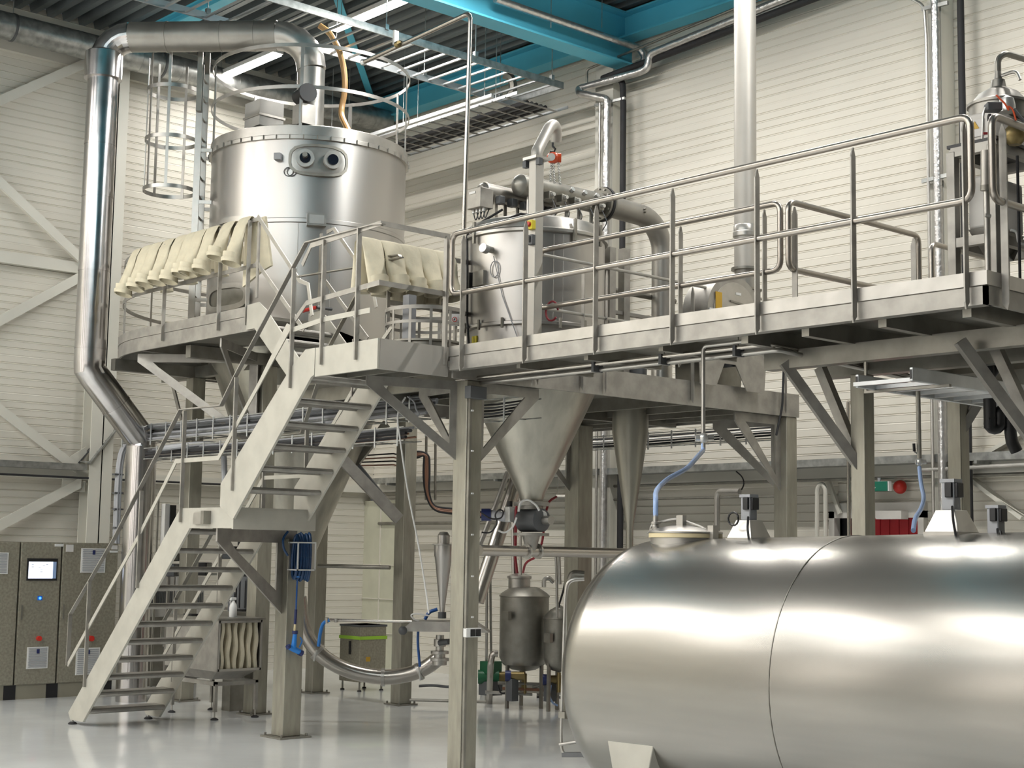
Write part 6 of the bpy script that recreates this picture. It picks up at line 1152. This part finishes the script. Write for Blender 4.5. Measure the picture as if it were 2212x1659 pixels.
# exit sign and beacon
a, b = W(1885, 1062, 16.8), W(1924, 1040, 16.8)
t = thing('exit_sign', 'green lit emergency exit box with white arrow low on the long wall', 'sign', (a.x, 16.8, a.z)); MB().box(a.x, b.x, 16.72, 16.8, a.z, b.z).build('housing', 'green', t, bev=.006)
ax_ = a.x+(b.x-a.x)*.22; zc_ = (a.z+b.z)/2; MB().box(ax_-.012, ax_+.012, 16.714, 16.72, zc_-.02, zc_+.06).build('arrow', 'white', t); MB().prism([(ax_-.045, 16.716, zc_-.01), (ax_, 16.716, zc_-.065), (ax_+.045, 16.716, zc_-.01)], (0, .004, 0)).build('arrow', 'white', t)
MB().box(b.x, b.x+.02, 16.73, 16.79, a.z, b.z).build('end_cap', 'white', t); MB().box((a.x+b.x)/2-.02, (a.x+b.x)/2+.02, 16.74, 16.76, b.z, b.z+.0+.05).build('bracket', 'grey', t); MB().box((a.x+b.x)/2-.01, (a.x+b.x)/2+.01, 16.8, 16.93, zc_-.01, zc_+.01).build('wall_arm', 'grey', t)
p = W(1946, 1052, 16.93); MB().lathe((p.x, 0, p.z), [(.09, 16.93), (.09, 16.9), (.075, 16.86), (.04, 16.83), (0, 16.825)], 20, 'y').build('fire_beacon', 'red', label='round red fire beacon right of the green exit box', cat='beacon')
# skid at the right on the walkway
sx0, sx1, sy0, sy1 = -6.02, -5.6, 9.8, 10.5
p62, p150 = at(2062, 590, 1, 9.8), at(2150, 590, 1, 9.8); sx0, sx1 = p62.x, p150.x
t = thing('dosing_skid', 'square tube frame with white box and grey domed vessel on the walkway at right', 'skid', ((sx0+sx1)/2, 10.1, DZ))
ztp = at(2100, 322, 1, 9.8).z
for x in (sx0, sx1):
    for y in (sy0, sy1): MB().box(x-.035, x+.035, y-.035, y+.035, DZ, ztp).build('frame_post', 'steelp', t, bev=.004)
for z in (ztp-.04, 4.45): 
    for y in (sy0, sy1): MB().box(sx0, sx1, y-.03, y+.03, z, z+.07).build('frame_rail', 'steelp', t)
    for x in (sx0, sx1): MB().box(x-.03, x+.03, sy0, sy1, z, z+.07).build('frame_rail', 'steelp', t)
MB().box(sx0-.03, sx1+.05, sy0-.03, sy1+.05, ztp+.03, ztp+.055).build('rubber_pad', 'black', t); MB().box(sx0+.05, sx1+.02, sy0+.02, sy1, ztp+.055, ztp+.27).build('white_box', 'offw', t, bev=.01)
a = dz_(2097, 282, 10.95); MB().box(sx0+.12, sx0+.26, sy0+.012, sy0+.02, ztp+.09, ztp+.22).build('label_plate', 'label', t); MB().prism([(sx0+.15, sy0+.008, ztp+.15), (sx0+.22, sy0+.008, ztp+.15), (sx0+.185, sy0+.008, ztp+.21)], (0, .004, 0)).build('warning_triangle', 'amber', t)
v = V(((sx0+sx1)/2+.02, (sy0+sy1)/2, 0)); zv = ztp+.27; MB().lathe(v, [(.22, zv), (.22, zv+.12), (.235, zv+.12), (.235, zv+.14), (.2, zv+.16), (.15, zv+.22), (.06, zv+.27), (.05, zv+.33), (.03, zv+.34), (.02, zv+.42)], 32).build('domed_vessel', 'duct', t, smooth=40)
MB().tube([v+V((0, 0, zv+.4)), v+V((0, 0, zv+.5)), v+V((.03, .06, zv+.55)), v+V((.1, 1.2, zv+.60))], .024, 10, fil=.06).build('outlet_tube', 'steeld', t)
MB().tube([v+V((.03, 0, zv+.36)), v+V((.14, .02, zv+.38)), v+V((.17, .02, zv+.3))], .014, 8, fil=.05).build('steam_tube', 'steel', t)
s0 = dz_(2147, 232, 10.8); MB().bar(s0-RT*.06, s0+RT*.05, .09, .06).build('valve_actuator', 'dkgrey', t, bev=.008); MB().tube([s0-RT*.06, dz_(2124, 245, 10.8), dz_(2122, 300, 10.8)], .010, 6, fil=.05).build('braided_hose', 'silver', t)
b0_ = dz_(2128, 260, 10.7); MB().cyl(dz_(2135, 254, 10.75), dz_(2139, 254, 10.75), .028, 16).build('gauge', 'black', t); MB().cyl(dz_(2139, 254, 10.75), dz_(2141, 254, 10.75), .025, 16).build('gauge_face', 'white', t); MB().cyl(dz_(2138, 288, 10.7), dz_(2144, 287, 10.7), .026, 10).build('hand_wheel', 'red', t)
MB().tube([dz_(2124, 288, 10.75), dz_(2140, 288, 10.75)], .010, 8).build('valve_stem', 'redhose', t)
g0 = dz_(2175, 225, 10.9); MB().lathe((g0.x, g0.y, g0.z-.06), [(.06, 0), (.06, .05), (.05, .1), (0, .13)], 18).build('glass_dome', 'silver', t)
cable(t, [(2152, 205), (2162, 215), (2172, 225), (2180, 240), (2176, 228), (2188, 235), (2195, 260)], 10.7, .007, 'orange', 'orange_tubing', .05); cable(t, [(2190, 235), (2200, 248), (2212, 262)], 10.7, .012, 'dkgrey', 'dark_hose'); MB().sph(dz_(2192, 292, 11.0), .085, 12).build('brass_pump', 'brass', t)
c0, c1 = dz_(2131, 325, 10.75), dz_(2131, 400, 10.75); MB().tube([c0, c1], .042, 20).build('hanging_cylinder', 'steel', t); MB().tube([c1, dz_(2131, 412, 10.75)], .044, 20).build('cylinder_band', 'steeld', t); MB().tube([dz_(2131, 412, 10.75), V((dz_(2131, 412, 10.75).x, dz_(2131, 412, 10.75).y, DZ))], .022, 14).build('guide_tube', 'steel', t)
MB().tube([dz_(2128, 465, 10.7), dz_(2140, 467, 10.7)], .014, 8).build('clamp_bolt', 'steel', t); MB().box(sx0+.06, sx1-.1, sy0+.1, sy1-.1, 4.6, 5.0).build('white_tank', 'offw', t, bev=.02); MB().hexa([(sx0+.2, sy0+.2, 4.4), (sx1-.2, sy0+.2, 4.4), (sx1-.2, sy1-.2, 4.4), (sx0+.2, sy1-.2, 4.4), (sx0+.06, sy0+.1, 4.6), (sx1-.1, sy0+.1, 4.6), (sx1-.1, sy1-.1, 4.6), (sx0+.06, sy1-.1, 4.6)]).build('hopper', 'steelp', t)
p = dz_(2200, 450, 11.0)
t = thing('pump_cabinet', 'dark frame with black tubes cut by the right edge behind the railing', 'cabinet', p)
xk = p.x; MB().box(xk-.03, xk+.03, p.y+.2, p.y+.26, DZ, 5.25).build('frame_post', 'steeld', t); MB().box(xk+.1, xk+.18, p.y+.1, p.y+.5, DZ, 5.2).build('side_panel', 'dkgrey', t); MB().tube([(xk, p.y, 5.1), (xk, p.y, DZ)], .012, 6).build('tube', 'rubber', t); MB().tube([dz_(2183, 497, 11), dz_(2196, 500, 11), dz_(2200, 525, 11), dz_(2212, 528, 11)], .010, 8, fil=.04).build('white_tube', 'white', t)
# rods with hangers seen against the roof, smoke detector
for i, px in enumerate((985, 1085)): p = at(px, 140, 0, -15.0) if 0 else None
p = V((-20.3, 15.9, 9.2)); p = dz_(1036, 250, 25.0); t = thing('camera_dome', 'small dark sensor hanging under the cable basket near the long wall', 'sensor', p); MB().lathe((p.x, p.y, p.z-.05), [(.03, 0), (.05, .03), (.04, .1)], 14).build('body', 'dkgrey', t); MB().cyl((p.x, p.y, p.z), (p.x, p.y, zB), .008, 5).build('rod', 'galv', t)

xx = W(1833, 1000).x; t = thing('thin_pipe', 'thin polished riser on the long wall just left of the slim braced column', 'pipe', (xx, yw, 0)); MB().tube([(xx, yw, 4.2), (xx, yw, .02)], .026, 10).build('tube', 'pipe', t)
p = W(1830, 929); MB().bar(p-V((.14, 0, 0)), p+V((.3, -.0, 0)), .03, .06).build('pipe_bracket', 'galv', t); MB().tube([(xx, yw, 4.2), (xx, YB, 4.2)], .026, 10).build('wall_bend', 'pipe', t)
p = W(2120, 1000); tubec('wall_pipe', 'pale level pipe on the long wall at the right edge below the tray', [W(1988, 1016), W(2020, 1014), W(2212, 1004), V((W(2260, 1002).x, yw, W(2212, 1004).z))], .025, 'steel')
